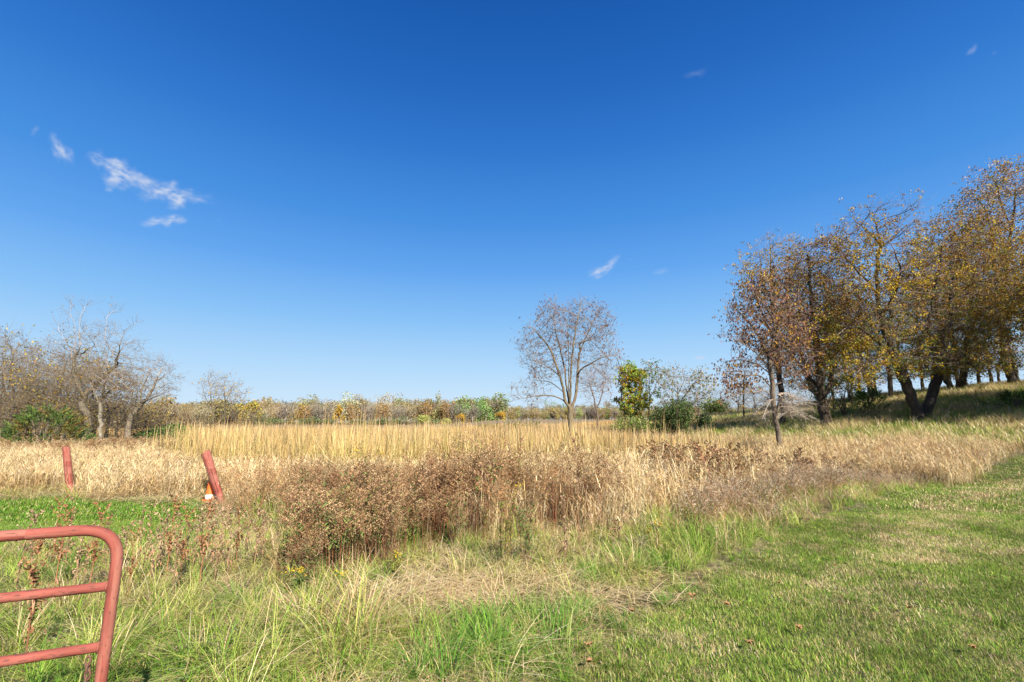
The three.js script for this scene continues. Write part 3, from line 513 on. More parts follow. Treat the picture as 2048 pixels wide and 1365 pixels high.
// wood: chains of nodes as tubes; those thinner than `split` go to the crown's twigs
function woodOf(tree, o = {}) {
  const { nodes, r } = tree, trunk = new MB(), twigs = new MB(), limbs = [], split = o.split ?? 0.035, cT = o.bark ?? [0.12, 0.09, 0.068], cW = o.twig ?? [0.17, 0.125, 0.10], cTop = o.top ?? cT, top = Math.max(...nodes.map((n) => n.p.y));
  const chain = (start, from) => {
    const ids = from >= 0 ? [from, start] : [start]; let i = start;
    for (;;) { const kids = nodes[i].kids; if (!kids.length) break; let b = kids[0]; for (const q of kids) if (nodes[q].r > nodes[b].r) b = q; for (const q of kids) if (q !== b) chain(q, i); ids.push(b); i = b; }
    if (ids.length < 2) return;
    const thick = Math.max(1, ids.findIndex((q, k) => k > 0 && nodes[q].r < split)), cut = ids.findIndex((q, k) => k > 0 && nodes[q].r < split) < 0 ? ids.length : thick;
    const rr = (q, k) => (k === 0 && from >= 0 ? Math.min(nodes[q].r, nodes[ids[1]].r * 1.25) : nodes[q].r);
    const run = (a, m, colour, minSides, last) => {
      if (a.length < 2) return; const rad = a.map(([q, k]) => rr(q, k) * (o.flare && k < 3 && from < 0 ? 1 + (3 - k) * 0.14 : 1)); if (last && rad[rad.length - 1] < 0.02) rad[rad.length - 1] = 0;
      const R = rad[0], sides = R > 0.15 ? 10 : R > 0.06 ? 7 : R > 0.025 ? 5 : 3, h0 = nodes[a[0][0]].p.y / top, h1 = nodes[a[a.length - 1][0]].p.y / top, cm = (h) => { const t = sstep(0.55, 0.95, h); return [mix(colour[0], cTop[0], t), mix(colour[1], cTop[1], t), mix(colour[2], cTop[2], t)]; };
      m.tube(a.map(([q]) => nodes[q].p), rad, Math.max(minSides, sides), jit(cm(h0), r, 0.1), jit(cm(h1), r, 0.1), false, Math.max(1, Math.round(R * 5)));
    };
    const pairs = ids.map((q, k) => [q, k]);
    if (cut > 1) { let into = trunk; if (from >= 0 && o.limbs !== false && nodes[ids[1]].r > (o.limbFrom ?? 0.06) && cut > 4 && limbs.length < 24) limbs.push(into = new MB()); run(pairs.slice(0, cut), into, cT, 5, cut === ids.length); }
    if (cut < ids.length) run(pairs.slice(Math.max(0, cut - 1)), twigs, cW, 3, true);
  };
  chain(0, -1);
  const tips = [], spread = o.spread ?? 0.8, n1 = o.twigsPer ?? 2, len = o.twigLength ?? 0.5;
  for (const n of nodes) {
    if (n.up < 0 || n.r > (o.twigBelow ?? 0.022)) continue;
    const many = n1 * (n.kids.length ? 0.7 : 1.6), q = Math.floor(many) + (r() < many % 1 ? 1 : 0);
    for (let k = 0; k < q; k++) {
      const d = n.dir.clone().multiplyScalar(1 - spread * 0.4).add(V((r() - 0.5) * 2 * spread, (r() - 0.35) * 1.5 * spread + (o.droop ?? 0), (r() - 0.5) * 2 * spread)).normalize(), l = len * (0.4 + r() * 0.9) * (o.topLong && n.p.y > top * 0.72 ? o.topLong : 1), mid = n.p.clone().addScaledVector(d, l * 0.5).add(V((r() - 0.5) * l * 0.2, (r() - 0.5) * l * 0.2, (r() - 0.5) * l * 0.2)), end = n.p.clone().addScaledVector(d, l).add(V(0, (o.droop ?? 0) * l * 0.4 + l * 0.08, 0));
      const w = o.twigR ?? 0.006; twigs.tube([n.p, mid, end], [w, w * 0.75, 0], 3, jit(cW, r, 0.15), jit(cW, r, 0.15));
      if (o.fork) { const e2 = mid.clone().addScaledVector(d, l * 0.35).add(V((r() - 0.5) * l * 0.7, (r() - 0.4) * l * 0.6, (r() - 0.5) * l * 0.7)); twigs.tube([mid, e2], [w * 0.75, 0], 3, jit(cW, r, 0.15)); tips.push({ p: e2, d }); }
      tips.push({ p: mid, d }, { p: end, d });
    }
  }
  return { trunk, twigs, tips, limbs };
}
function foliage(tips, seed, o) {
  const m = new MB(), r = rng(seed), d = V(), s = V(), q = V();
  for (const t of tips) {
    const cl = fbm(t.p.x * 0.35 + seed, t.p.y * 0.35 + t.p.z * 0.3, 3), keep = o.keep ? o.keep(t.p, cl, r) : 1; if (r() > keep) continue;
    const n = Math.floor(o.per) + (r() < o.per % 1 ? 1 : 0), colour = o.colour(t.p, cl, r);
    for (let k = 0; k < n; k++) {
      q.copy(t.p).add(V((r() - 0.5) * o.cloud, (r() - 0.5) * o.cloud, (r() - 0.5) * o.cloud));
      d.set(r() - 0.5, r() - 0.5 - (o.hang ?? 0.3), r() - 0.5).normalize(); s.set(r() - 0.5, r() - 0.5, r() - 0.5).cross(d).normalize();
      const z = o.size * (0.6 + r() * 0.8); m.leaf(q, d, s, z, z * (o.ratio ?? 0.7), jit(colour, r, 0.3), 0.2);
    }
  }
  return m;
}
const local = (base, list, depthOf, back = []) => list.map((line, li) => line.map(([px, py, dz], k) => at(px, py, depthOf + (dz ?? 0) + (back[li] ?? 0) * k / Math.max(1, line.length - 1)).sub(base)));
const ell = (base, px, py, rx, ry, depth, rz, n) => { const c = at(px, py, depth).sub(base), e = at(px + rx, py, depth).sub(base); return [c, V(Math.abs(e.x - c.x), ry / rx * Math.abs(e.x - c.x), rz), n]; };
function treeThing(name, base, label, parts, group) {
  const t = thing(name, base, 0, label, 'tree', group);
  for (const [n, mb, mat, lab, subs] of parts) if (mb && mb.count) { const p = part(n, mb.geo(), mat, t); if (lab) p.userData.label = lab; for (const q of subs ?? []) part('limb', q.geo(), mat, p); }
  return t;
}
const AUTUMN = { gold: [[0.50, 0.345, 0.022], [0.56, 0.40, 0.033], [0.42, 0.275, 0.022]], amber: [[0.32, 0.18, 0.022], [0.37, 0.21, 0.027], [0.27, 0.14, 0.022]], russet: [[0.22, 0.115, 0.035], [0.27, 0.145, 0.045], [0.18, 0.09, 0.03]], olive: [[0.17, 0.18, 0.03], [0.24, 0.23, 0.04], [0.13, 0.14, 0.03]], green: [[0.09, 0.15, 0.03], [0.13, 0.2, 0.04], [0.07, 0.11, 0.025]], pink: [[0.42, 0.3, 0.24], [0.48, 0.37, 0.28]], seed: [[0.155, 0.075, 0.05], [0.2, 0.1, 0.065], [0.115, 0.06, 0.045]] };

// ---------------------------------------------------------------- the ash in the marsh, centre right
{
  const D = 30, g = at(1142, 845, D), base = V(g.x, height(g.x, D), -D), foot = V(0, 0, 0);
  const limbs = local(base, [
    [[1143, 872], [1141, 850], [1140, 832], [1139, 815], [1132, 805], [1126, 774], [1120, 753], [1112, 730], [1102, 702], [1081, 674], [1060, 652]],
    [[1139, 815], [1134, 779], [1130, 744], [1120, 697], [1111, 660], [1106, 612]], [[1140, 818], [1141, 779], [1142, 744], [1149, 674], [1156, 634], [1161, 607]],
    [[1140, 822], [1149, 800], [1153, 779], [1155, 749], [1158, 711], [1165, 690], [1181, 655], [1198, 617]], [[1140, 815], [1137, 775], [1138, 730], [1136, 690], [1134, 640]], [[1156, 745], [1168, 735], [1181, 728], [1205, 715], [1228, 711]],
    [[1135, 812], [1126, 801], [1111, 794], [1086, 791], [1057, 795], [1032, 800]], [[1120, 753], [1098, 735], [1070, 722]], [[1155, 690], [1180, 680], [1222, 668]], [[1128, 785], [1100, 765], [1075, 762]],
  ], D, [-0.6, 1, -1, 0.8, 1.6, -1.5, -0.6, -2, 1.5, 1.8]);
  limbs[0].unshift(foot);
  const tree = growTree(301, limbs, [ell(base, 1105, 652, 42, 52, D - 0.5, 1.6, 380), ell(base, 1158, 645, 30, 52, D, 1.4, 300), ell(base, 1195, 655, 32, 48, D, 1.6, 300), ell(base, 1070, 692, 36, 48, D, 1.7, 300), ell(base, 1214, 720, 34, 36, D, 1.5, 190), ell(base, 1062, 790, 50, 26, D, 1.4, 170), ell(base, 1135, 715, 66, 60, D, 2, 380), ell(base, 1085, 745, 40, 30, D, 1.5, 140), ell(base, 1195, 770, 34, 26, D, 1.3, 70)], { trunk: 0.165, step: 0.22, kill: 0.27, reach: 2.4, lift: 0.1, wiggle: 0.02, tip: 0.008 });
  const w = woodOf(tree, { bark: [0.25, 0.19, 0.125], twig: [0.18, 0.145, 0.105], twigsPer: 1.8, twigLength: 0.6, spread: 0.7, twigR: 0.0065, split: 0.03, fork: true, topLong: 1.3 });
  const seeds = foliage(w.tips, 302, { per: 1.5, cloud: 0.12, size: 0.1, ratio: 0.6, hang: 0.8, keep: (p, c, r) => 0.03 + 0.22 * sstep(0.5, 0.68, c), colour: (p, c, r) => pick(AUTUMN.seed, r) });
  treeThing('ash_tree', base, 'tall bare ash with several stems fanning upward, alone in the cattails right of centre', [['trunk', w.trunk, M.barkPale, null, w.limbs], ['twigs', w.twigs, M.twig], ['seed_clusters', seeds, M.leafDark]]);
}
// ---------------------------------------------------------------- the ash with brown seed clusters at the grove's near left edge
{
  const D = 24, g = at(1559, 860, D), base = V(g.x, height(g.x, D), -D);
  const limbs = local(base, [
    [[1557, 866], [1553, 846], [1550, 825], [1546, 795], [1546, 766], [1540, 730], [1546, 693], [1549, 656], [1546, 620], [1538, 565]],
    [[1548, 775], [1568, 757], [1592, 748]], [[1540, 725], [1521, 678], [1492, 638], [1460, 608]], [[1547, 797], [1530, 782], [1508, 786], [1470, 790], [1446, 800]], [[1544, 750], [1515, 730], [1478, 720], [1450, 724]], [[1546, 690], [1562, 655], [1580, 620], [1596, 585]], [[1546, 780], [1520, 752], [1485, 756], [1452, 766]], [[1542, 715], [1565, 695], [1595, 690]], [[1548, 640], [1528, 610], [1505, 585], [1485, 570]], [[1540, 735], [1505, 700], [1470, 680], [1448, 672]],
  ], D, [-0.3, -1, 1, -0.8, 1.4, 1, -1.6, 1.8, -1.5, -1.8]);
  limbs[0].unshift(V(0, 0, 0));
  const tree = growTree(311, limbs, [ell(base, 1545, 650, 74, 105, D, 2.2, 760), ell(base, 1478, 640, 34, 52, D, 1.3, 170), ell(base, 1480, 755, 44, 44, D, 1.6, 190), ell(base, 1530, 570, 36, 34, D, 1.4, 110), ell(base, 1590, 720, 40, 60, D, 1.5, 170)], { trunk: 0.125, step: 0.2, kill: 0.27, reach: 2.2, lift: 0.09, wiggle: 0.02, tip: 0.008 });
  const w = woodOf(tree, { bark: [0.2, 0.155, 0.115], twig: [0.19, 0.14, 0.11], twigsPer: 1.6, twigLength: 0.5, spread: 0.75, twigR: 0.006, split: 0.028 });
  const seeds = foliage(w.tips, 312, { per: 2.2, cloud: 0.16, size: 0.115, ratio: 0.62, hang: 0.9, keep: (p, c, r) => 0.35 + 0.55 * sstep(0.4, 0.62, c), colour: (p, c, r) => pick(r() < 0.75 ? AUTUMN.seed : AUTUMN.amber, r) });
  // dead boughs that hang from the lower trunk to the ground on its right
  const dead = new MB(), r = rng(313);
  for (let k = 0; k < 28; k++) {
    const side = k < 20 ? 1 : -1, a = at(1553 + side * 2, 785 + r() * 55, D).sub(base), reach = (side > 0 ? 24 + r() * 62 : 18 + r() * 34), b = at(1552 + side * reach, 806 + r() * 40, D - 1.6 + r() * 3.2).sub(base), m = V().lerpVectors(a, b, 0.45).add(V(0, 0.1 + r() * 0.3, 0)), c = jit([0.31, 0.255, 0.2], r, 0.25), w = () => (r() - 0.5) * 0.16;
    const line = new THREE.CatmullRomCurve3([a, V().lerpVectors(a, m, 0.5).add(V(w(), 0.1 + w(), w())), m, V().lerpVectors(m, b, 0.5).add(V(w(), w() + 0.05, w())), b]).getPoints(9);
    dead.tube(line, line.map((_, i) => (i === 9 ? 0 : 0.025 * (1 - i / 10.5))), 5, c);
    for (let j = 0; j < 22; j++) { const p = line[2 + Math.floor(r() * 7)], out = 0.3 + r() * 0.75, e = p.clone().add(V((r() - 0.25) * out * side, -r() * out * 0.75 + 0.08, (r() - 0.5) * out)), q = V().lerpVectors(p, e, 0.5).add(V(w() * 0.6, 0.06, w() * 0.6)); dead.tube([p, q, e], [0.009, 0.006, 0], 3, jit(c, r, 0.2)); for (let i = 0; i < 3; i++) { const f = V().lerpVectors(q, e, r()), g = f.clone().add(V((r() - 0.4) * 0.4 * side, (r() - 0.75) * 0.35, (r() - 0.5) * 0.4)); dead.tube([f, g], [0.004, 0], 3, jit(c, r, 0.2)); } }
  }
  treeThing('ash_tree', base, 'ash covered in hanging brown seed clusters with pale dead boughs drooping at its foot', [['trunk', w.trunk, M.barkPale, null, w.limbs], ['twigs', w.twigs, M.twig], ['seed_clusters', seeds, M.leafDark], ['dead_boughs', dead, M.twig, 'pale dead boughs drooping to the ground']]);
}
// ---------------------------------------------------------------- the oaks and maples of the grove
const leafColour = (mixers) => (p, c, r) => { let t = r() * mixers.reduce((s, [, w]) => s + (typeof w === 'function' ? w(p, c) : w), 0); for (const [pal, w] of mixers) { t -= typeof w === 'function' ? w(p, c) : w; if (t <= 0) return pick(pal, r); } return pick(mixers[0][0], r); };
function bigTree(name, seed, D, px, py, limbsPx, back, crowns, o, label) {
  const g = at(px, py, D), base = V(g.x, height(g.x, D), -D), limbs = local(base, limbsPx, D, back);
  limbs[0].unshift(V(0, -0.05, 0));
  const tree = growTree(seed, limbs, crowns.map(([cx, cy, rx, ry, rz, n, dz]) => ell(base, cx, cy, rx, ry, D + (dz ?? 0), rz, Math.round(n * (o.dense ?? 1)))), { step: 0.34, kill: 0.5, reach: 3.4, lift: 0.06, wiggle: 0.05, tip: 0.011, ...o.grow });
  const w = woodOf(tree, { bark: [0.085, 0.062, 0.046], twig: [0.19, 0.135, 0.11], twigsPer: 1.6, twigLength: 0.8, spread: 0.8, twigR: 0.0075, split: 0.045, flare: true, fork: true, topLong: 1.5, ...o.wood });
  const leaves = foliage(w.tips, seed + 1, { per: 2, cloud: 0.26, size: 0.1, ...o.leaf });
  return treeThing(name, base, label, [['trunk', w.trunk, M.bark, null, w.limbs], ['twigs', w.twigs, M.twig], ['foliage', leaves, M.leaf]]);
}
const A = AUTUMN;
const oak = bigTree('oak_tree', 321, 30, 1838, 838, [
  [[1836, 826], [1827, 805], [1818, 779], [1797, 736], [1780, 685], [1763, 634], [1755, 583], [1755, 532], [1759, 490], [1755, 456], [1745, 425]],
  [[1788, 710], [1767, 694], [1742, 673], [1716, 656], [1691, 658], [1668, 676]], [[1778, 680], [1784, 643], [1806, 609], [1831, 575], [1866, 541], [1890, 510]], [[1758, 600], [1740, 565], [1725, 554], [1700, 524], [1667, 471]], [[1757, 500], [1771, 488], [1784, 481], [1806, 447], [1816, 420]], [[1768, 650], [1748, 615], [1710, 590], [1675, 575]], [[1790, 725], [1755, 715], [1735, 725], [1716, 745]], [[1762, 630], [1790, 590], [1800, 540], [1790, 500]], [[1757, 480], [1725, 455], [1700, 430]],
], [0.5, -1.5, 2, -1, 1.5, 2.2, -1.8, -2.5, 0.5], [[1752, 580, 110, 120, 4, 900], [1750, 460, 72, 55, 2.6, 330], [1720, 650, 62, 60, 3, 300, -1], [1820, 640, 70, 90, 3.4, 360], [1715, 735, 50, 36, 2.4, 110, -1], [1850, 725, 50, 34, 2.4, 110, -1.5]], {
  grow: { trunk: 0.36 }, dense: 1.6, wood: { twigsPer: 1.5 },
  leaf: { per: 8.5, keep: (p, c, r) => clamp(1.1 - sstep(9.5, 14, p.y) * 1.0, 0.06, 1) * (0.25 + 0.9 * sstep(0.4, 0.5, c)), colour: leafColour([[A.gold, (p, c) => 1.2 * sstep(0.4, 0.6, c) + 0.2], [A.amber, 0.5], [A.russet, 0.25], [A.olive, (p, c) => 0.35 + 1.3 * sstep(9, 4, p.y)]]) },
}, 'big oak with a dark trunk leaning left and a gold-leaved crown, bare at the top');
const oak2 = bigTree('oak_tree', 331, 30.5, 1853, 832, [
  [[1855, 822], [1860, 805], [1869, 779], [1878, 741], [1876, 702], [1893, 660], [1912, 617], [1937, 575], [1963, 541], [1985, 515]],
  [[1876, 720], [1862, 690], [1858, 650], [1868, 600], [1880, 540], [1885, 480]], [[1885, 675], [1915, 660], [1945, 655], [1975, 660]], [[1905, 630], [1905, 580], [1920, 520], [1925, 465]], [[1940, 570], [1975, 560], [2015, 530]], [[1878, 735], [1905, 720], [1935, 725], [1960, 745]],
], [0.3, -2, -1, 1.8, 1, -2], [[1905, 560, 85, 110, 4, 760], [1920, 470, 70, 44, 3, 320], [1915, 690, 75, 55, 3.2, 330, -1], [1975, 600, 60, 80, 3, 260], [1925, 735, 66, 30, 3, 170, -1]], {
  grow: { trunk: 0.34 }, dense: 1.6, wood: { twigsPer: 1.6 },
  leaf: { per: 8.5, keep: (p, c, r) => clamp(1.1 - sstep(10.5, 15, p.y) * 0.7, 0.1, 1) * (0.4 + 0.75 * sstep(0.4, 0.5, c)), colour: leafColour([[A.amber, 0.9], [A.russet, 0.4], [A.gold, (p, c) => 0.3 + 0.6 * sstep(0.42, 0.6, c)], [A.olive, (p, c) => 0.45 + 1.1 * sstep(10, 4, p.y)]]) },
}, 'oak leaning right from beside the gold one, its crown rust and amber');
bigTree('maple_tree', 341, 32, 1652, 842, [
  [[1652, 834], [1645, 810], [1636, 774], [1620, 755], [1605, 711], [1590, 682], [1576, 620], [1570, 560]], [[1642, 790], [1640, 760], [1638, 730], [1634, 693], [1627, 656], [1620, 565], [1616, 510]], [[1646, 800], [1662, 765], [1664, 730], [1656, 686], [1653, 620], [1664, 545]],
  [[1634, 790], [1620, 781], [1598, 752], [1568, 722], [1548, 717]], [[1662, 750], [1682, 715], [1690, 680], [1700, 640]], [[1628, 670], [1600, 620], [1598, 550]], [[1654, 640], [1690, 590], [1700, 550]], [[1652, 826], [1662, 800], [1672, 770], [1676, 720]],
], [1, -0.5, 1.6, -1.5, 0.6, -2, 1.6, 2], [[1635, 620, 72, 120, 3.6, 760], [1625, 520, 46, 44, 2.4, 220], [1600, 720, 50, 50, 2.6, 160], [1680, 640, 44, 90, 2.8, 220]], {
  grow: { trunk: 0.46 }, dense: 1.6, wood: { twigsPer: 2, bark: [0.08, 0.056, 0.04], twig: [0.2, 0.135, 0.1] },
  leaf: { per: 6, size: 0.1, keep: (p, c, r) => (0.3 + 0.75 * sstep(0.4, 0.52, c)) * clamp(1.2 - sstep(11, 15, p.y), 0.15, 1), colour: leafColour([[A.russet, 0.9], [A.amber, 0.6], [A.olive, 0.35], [A.gold, 0.3]]) },
}, 'thick dark many-stemmed maple between the seedy ash and the gold oak');
bigTree('maple_tree', 351, 36, 1566, 846, [
  [[1566, 830], [1562, 780], [1556, 720], [1550, 660], [1545, 600], [1542, 540], [1540, 480]], [[1552, 690], [1530, 640], [1512, 590], [1505, 545]], [[1550, 660], [1572, 610], [1580, 550], [1576, 500]], [[1546, 610], [1525, 560], [1520, 510]],
], [0, -1, 1, 1], [[1545, 550, 58, 85, 3, 620], [1520, 600, 38, 60, 2.4, 160], [1580, 560, 40, 60, 2.4, 160]], {
  grow: { trunk: 0.26 }, wood: { twigsPer: 1.6, twig: [0.24, 0.18, 0.14] },
  leaf: { per: 7, size: 0.105, keep: (p, c, r) => (0.35 + 0.65 * sstep(0.42, 0.56, c)) * clamp(1.25 - sstep(11.5, 15, p.y), 0.1, 1), colour: leafColour([[A.gold, 1.5], [A.amber, 0.4], [A.olive, 0.2], [A.russet, 0.25]]) },
}, 'golden-yellow topped maple rising behind the ash with brown seed clusters');
const edge = bigTree('oak_tree', 361, 37, 2026, 768, [
  [[2024, 758], [2016, 735], [2008, 690], [2004, 640], [2010, 570], [2020, 490], [2030, 420], [2030, 360]], [[2006, 650], [1985, 615], [1955, 590], [1925, 585]], [[2008, 600], [1990, 540], [1985, 470], [1965, 410], [1945, 388]], [[2018, 520], [2060, 450], [2085, 390]], [[2024, 460], [2005, 410], [1995, 370], [1985, 355]], [[2008, 630], [2050, 590], [2100, 570]], [[2010, 690], [2045, 670], [2090, 680]], [[2006, 680], [1970, 660], [1945, 672]],
], [0, -1.5, 1.2, 0.5, -1.2, 2, -2, 2.4], [[2020, 540, 100, 120, 4.2, 800], [2015, 400, 78, 62, 3.4, 420], [1980, 630, 66, 70, 3.2, 300], [2080, 620, 70, 80, 3.5, 300], [1985, 715, 60, 36, 3, 160], [1965, 400, 30, 26, 1.8, 90]], {
  grow: { trunk: 0.3, step: 0.4, kill: 0.6 }, dense: 1.6, wood: { twigsPer: 1.5 },
  leaf: { size: 0.125, cloud: 0.42, per: 7.5, keep: (p, c, r) => 0.4 + 0.75 * sstep(0.4, 0.5, c), colour: leafColour([[A.pink, (p, c) => 1.3 * sstep(11, 14.5, p.y)], [A.amber, 0.75], [A.russet, 0.35], [A.gold, (p, c) => 0.25 + 0.6 * sstep(0.42, 0.6, c)], [A.olive, (p, c) => 0.5 + 1.0 * sstep(11, 4, p.y)]]) },
}, 'tallest oak at the right edge, its top leaves pale pinkish');
// more of the same wood on the hill to the right and behind, whose shade falls on the slope
for (const [src, x, d, turn, sc, label] of [
  [oak2, 30.5, 18.2, 0.2, 1.08, 'rust-coloured oak outside the right edge, nearest the track'], [oak, 34, 20.5, 0.8, 1, 'gold oak just outside the right edge on the slope'], [oak2, 41.5, 23.5, 4.0, 1.0, 'amber oak outside the right edge on the hill top'], [oak, 36.5, 26.5, 1.9, 0.95, 'gold oak on the slope just right of the frame'], [oak, 38, 15, 3.4, 1.05, 'oak above the track outside the right edge'],
  [oak, 47, 28, 2.2, 1.05, 'oak outside the right edge high on the hill'], [oak2, 49, 37, 0.3, 0.95, 'amber oak on the hill top right of the tallest oak'],
  [oak2, 42, 45, 1.3, 0.9, 'rust-coloured oak on the hill crest behind the tallest oak'], [oak, 34.5, 45, 5.2, 0.82, 'oak on the hill crest seen between the leaning oaks'], [oak2, 31, 47, 2.6, 0.78, 'oak on the hill crest behind the gold oak'], [oak2, 38, 40, 4.6, 0.9, 'amber oak on the crest just left of the tallest oak'],
]) copy(src, P(x, d, -0.1), turn, sc, label);

// ---------------------------------------------------------------- shrubs and junipers
// stems from one foot, leaf clusters on the outside of a lumpy dome
function shrubParts(seed, w, h, o = {}) {
  const r = rng(seed), stems = new MB(), tips = [], lumps = [];
  for (let k = 0; k < (o.lumps ?? 9); k++) { const f = r() * 6.283, q = Math.sqrt(r()) * 0.62; lumps.push([V(Math.cos(f) * q * w / 2, h * (0.3 + r() * 0.42), Math.sin(f) * q * w / 2), w * (0.2 + r() * 0.14), h * (0.24 + r() * 0.16)]); }
  for (const [c, rx, ry] of lumps) {
    const b = V(c.x * 0.12, -0.05, c.z * 0.12), m = V().lerpVectors(b, c, 0.55).add(V(c.x * 0.15, h * 0.06, c.z * 0.15));
    stems.tube([b, m, c], [0.03, 0.02, 0.01], 4, jit([0.16, 0.11, 0.08], r));
    for (let k = 0; k < (o.tips ?? 70); k++) { const f = r() * 6.283, y = r() * 2 - 1, q = Math.sqrt(1 - y * y), s = Math.pow(r(), 0.4), p = V(c.x + Math.cos(f) * q * rx * s, Math.max(0.04, c.y + y * ry * s), c.z + Math.sin(f) * q * rx * s); tips.push({ p }); if (k % (o.every ?? 5) === 0) stems.tube([V().lerpVectors(c, p, 0.1), p.clone().add(V((r() - 0.5) * 0.2, 0.12 + r() * 0.2, (r() - 0.5) * 0.2))], [0.008 * (o.stemW ?? 1), 0], 3, jit(o.stem ?? [0.2, 0.14, 0.1], r)); }
  }
  return { stems, leaves: foliage(tips, seed + 5, { per: 4, cloud: 0.18, size: 0.11, hang: 0, ...o.leaf, colour: o.colour }) };
}
function shrub(name, seed, p, w, h, label, o) { const q = shrubParts(seed, w, h, o), t = thing(name, p, 0, label, o.category ?? 'shrub', o.group); part('stems', q.stems.geo(), M.twig, t); part('foliage', q.leaves.geo(), o.mat ?? M.leaf, t); return t; }
// a juniper: sprays of fine needles that point up and out
function juniper(seed, p, w, h, label, o = {}) {
  const r = rng(seed), m = new MB(), wood = new MB(), pal = o.pal ?? [[0.06, 0.105, 0.025], [0.09, 0.15, 0.03], [0.045, 0.08, 0.022], [0.13, 0.18, 0.04]];
  const n = o.sprays ?? 420, up = V();
  for (let k = 0; k < 14; k++) { const f = r() * 6.283, e = V(Math.cos(f) * w * 0.4 * r(), h * (0.4 + r() * 0.5), Math.sin(f) * w * 0.4 * r()); wood.tube([V(0, -0.1, 0), V(e.x * 0.3, e.y * 0.5, e.z * 0.3), e], [0.05, 0.03, 0.01], 4, [0.15, 0.1, 0.07]); }
  for (let k = 0; k < n; k++) {
    const f = r() * 6.283, t = Math.pow(r(), o.conic ? 1.5 : 0.9), wob = 0.75 + 0.35 * noise(f * 1.6 + seed, t * 3), rad = (o.conic ? 1 - t * 0.92 : Math.sqrt(Math.max(0.03, 1 - t * t * 0.92))) * w / 2 * wob * (0.55 + 0.45 * Math.sqrt(r())), c0 = V(Math.cos(f) * rad, 0.05 + t * h * 0.86 * wob, Math.sin(f) * rad), c = jit(pick(noise(f * 2 + seed, t * 4) > 0.72 && o.brown ? [[0.16, 0.12, 0.03], [0.2, 0.14, 0.035]] : pal, r), r, 0.3);
    up.set(Math.cos(f) * 0.75, 0.75, Math.sin(f) * 0.75).add(V((r() - 0.5) * 0.7, (r() - 0.5) * 0.4, (r() - 0.5) * 0.7)).normalize();
    const L0 = (o.spray ?? 0.42) * (0.6 + r() * 0.8);
    for (let j = 0; j < 9; j++) { const q = c0.clone().addScaledVector(up, L0 * j / 9), d = up.clone().add(V((r() - 0.5) * 1.4, (r() - 0.5) * 1.1, (r() - 0.5) * 1.4)).normalize(), s = V(r() - 0.5, r() - 0.5, r() - 0.5).cross(d).normalize(); m.leaf(q, d, s, L0 * (0.42 - j * 0.025), L0 * 0.1, jit(c, r, 0.2), 0.3); }
  }
  const t = thing(o.name ?? 'juniper', p, 0, label, o.category ?? 'juniper', o.group); part('stems', wood.geo(), M.twig, t); part('foliage', m.geo(), M.leafDark, t); return t;
}
const foot = (px, py, D, dy = 0) => { const g = at(px, py, D); return V(g.x, height(g.x, D) + dy, -D); };

// ---------------------------------------------------------------- the wood at the left
const GREYBARK = { bark: [0.18, 0.14, 0.092], twig: [0.165, 0.122, 0.078], top: [0.33, 0.29, 0.245], twigsPer: 2.5, twigLength: 0.85, spread: 0.85, twigR: 0.008, split: 0.045, fork: true };
const sparse = (k) => ({ per: 1.2, size: 0.1, keep: (p, c, r) => 0.5 * k * (0.3 + sstep(0.4, 0.6, c)), colour: leafColour([[A.russet, 1], [A.amber, 0.6], [A.olive, 0.35]]) });
bigTree('dead_tree', 401, 38, 178, 846, [
  [[176, 836], [166, 815], [164, 805], [175, 786], [197, 764], [217, 744], [234, 726], [233, 713], [220, 700], [212, 683], [211, 665], [213, 640], [222, 625], [236, 620]], [[170, 798], [155, 772], [147, 745], [147, 715], [150, 680], [148, 650], [142, 630], [140, 604]], [[148, 715], [160, 697], [160, 678], [172, 655]],
  [[160, 690], [158, 650], [165, 622], [172, 610]], [[147, 745], [140, 700], [125, 672], [112, 650]], [[228, 731], [240, 690], [247, 665], [272, 645]], [[215, 745], [212, 715], [207, 690]], [[232, 715], [252, 690], [275, 680]], [[155, 712], [175, 700], [190, 690]], [[186, 775], [200, 745], [196, 720]],
], [1, -1, -0.5, 0.6, 1, -1.2, 1, 1.2, -1, 1.5], [[195, 720, 65, 72, 2.8, 430], [245, 740, 44, 55, 2.6, 240], [150, 720, 46, 70, 2.4, 200]], { grow: { trunk: 0.34, wiggle: 0.07, lift: 0.04 }, wood: { ...GREYBARK, top: [0.5, 0.46, 0.42] }, leaf: sparse(0.2) }, 'dead grey tree with whitish bare upper limbs behind the wide juniper at left');
bigTree('dead_tree', 411, 36, 201, 870, [
  [[201, 862], [201, 840], [200, 815], [203, 797], [218, 782], [235, 768], [245, 755]], [[201, 820], [192, 795], [185, 775], [178, 760]], [[203, 800], [208, 770], [222, 745]],
], [0.5, 1, -1], [[212, 775, 48, 45, 2.2, 300]], { grow: { trunk: 0.2, wiggle: 0.05 }, wood: { ...GREYBARK, bark: [0.36, 0.3, 0.22], top: [0.3, 0.24, 0.18] }, leaf: sparse(0.35) }, 'short pale-trunked tree at the cattails edge, right of the wide juniper');
bigTree('leaning_tree', 421, 39, 258, 852, [
  [[262, 834], [272, 823], [288, 803], [303, 782], [312, 760], [318, 745], [330, 727]], [[285, 805], [305, 796], [322, 789], [338, 779]], [[276, 800], [288, 770], [297, 745], [306, 731]], [[310, 765], [330, 750], [340, 745]], [[270, 822], [262, 795], [268, 770], [262, 745]],
], [0.4, -1, 1.5, -0.6, 1], [[305, 765, 42, 48, 2.4, 330], [268, 780, 34, 44, 2.2, 180]], { grow: { trunk: 0.3, wiggle: 0.06 }, wood: { ...GREYBARK, top: [0.36, 0.3, 0.24], bark: [0.33, 0.26, 0.18] }, leaf: sparse(0.12) }, 'half-fallen bare tree leaning right at the end of the left wood');
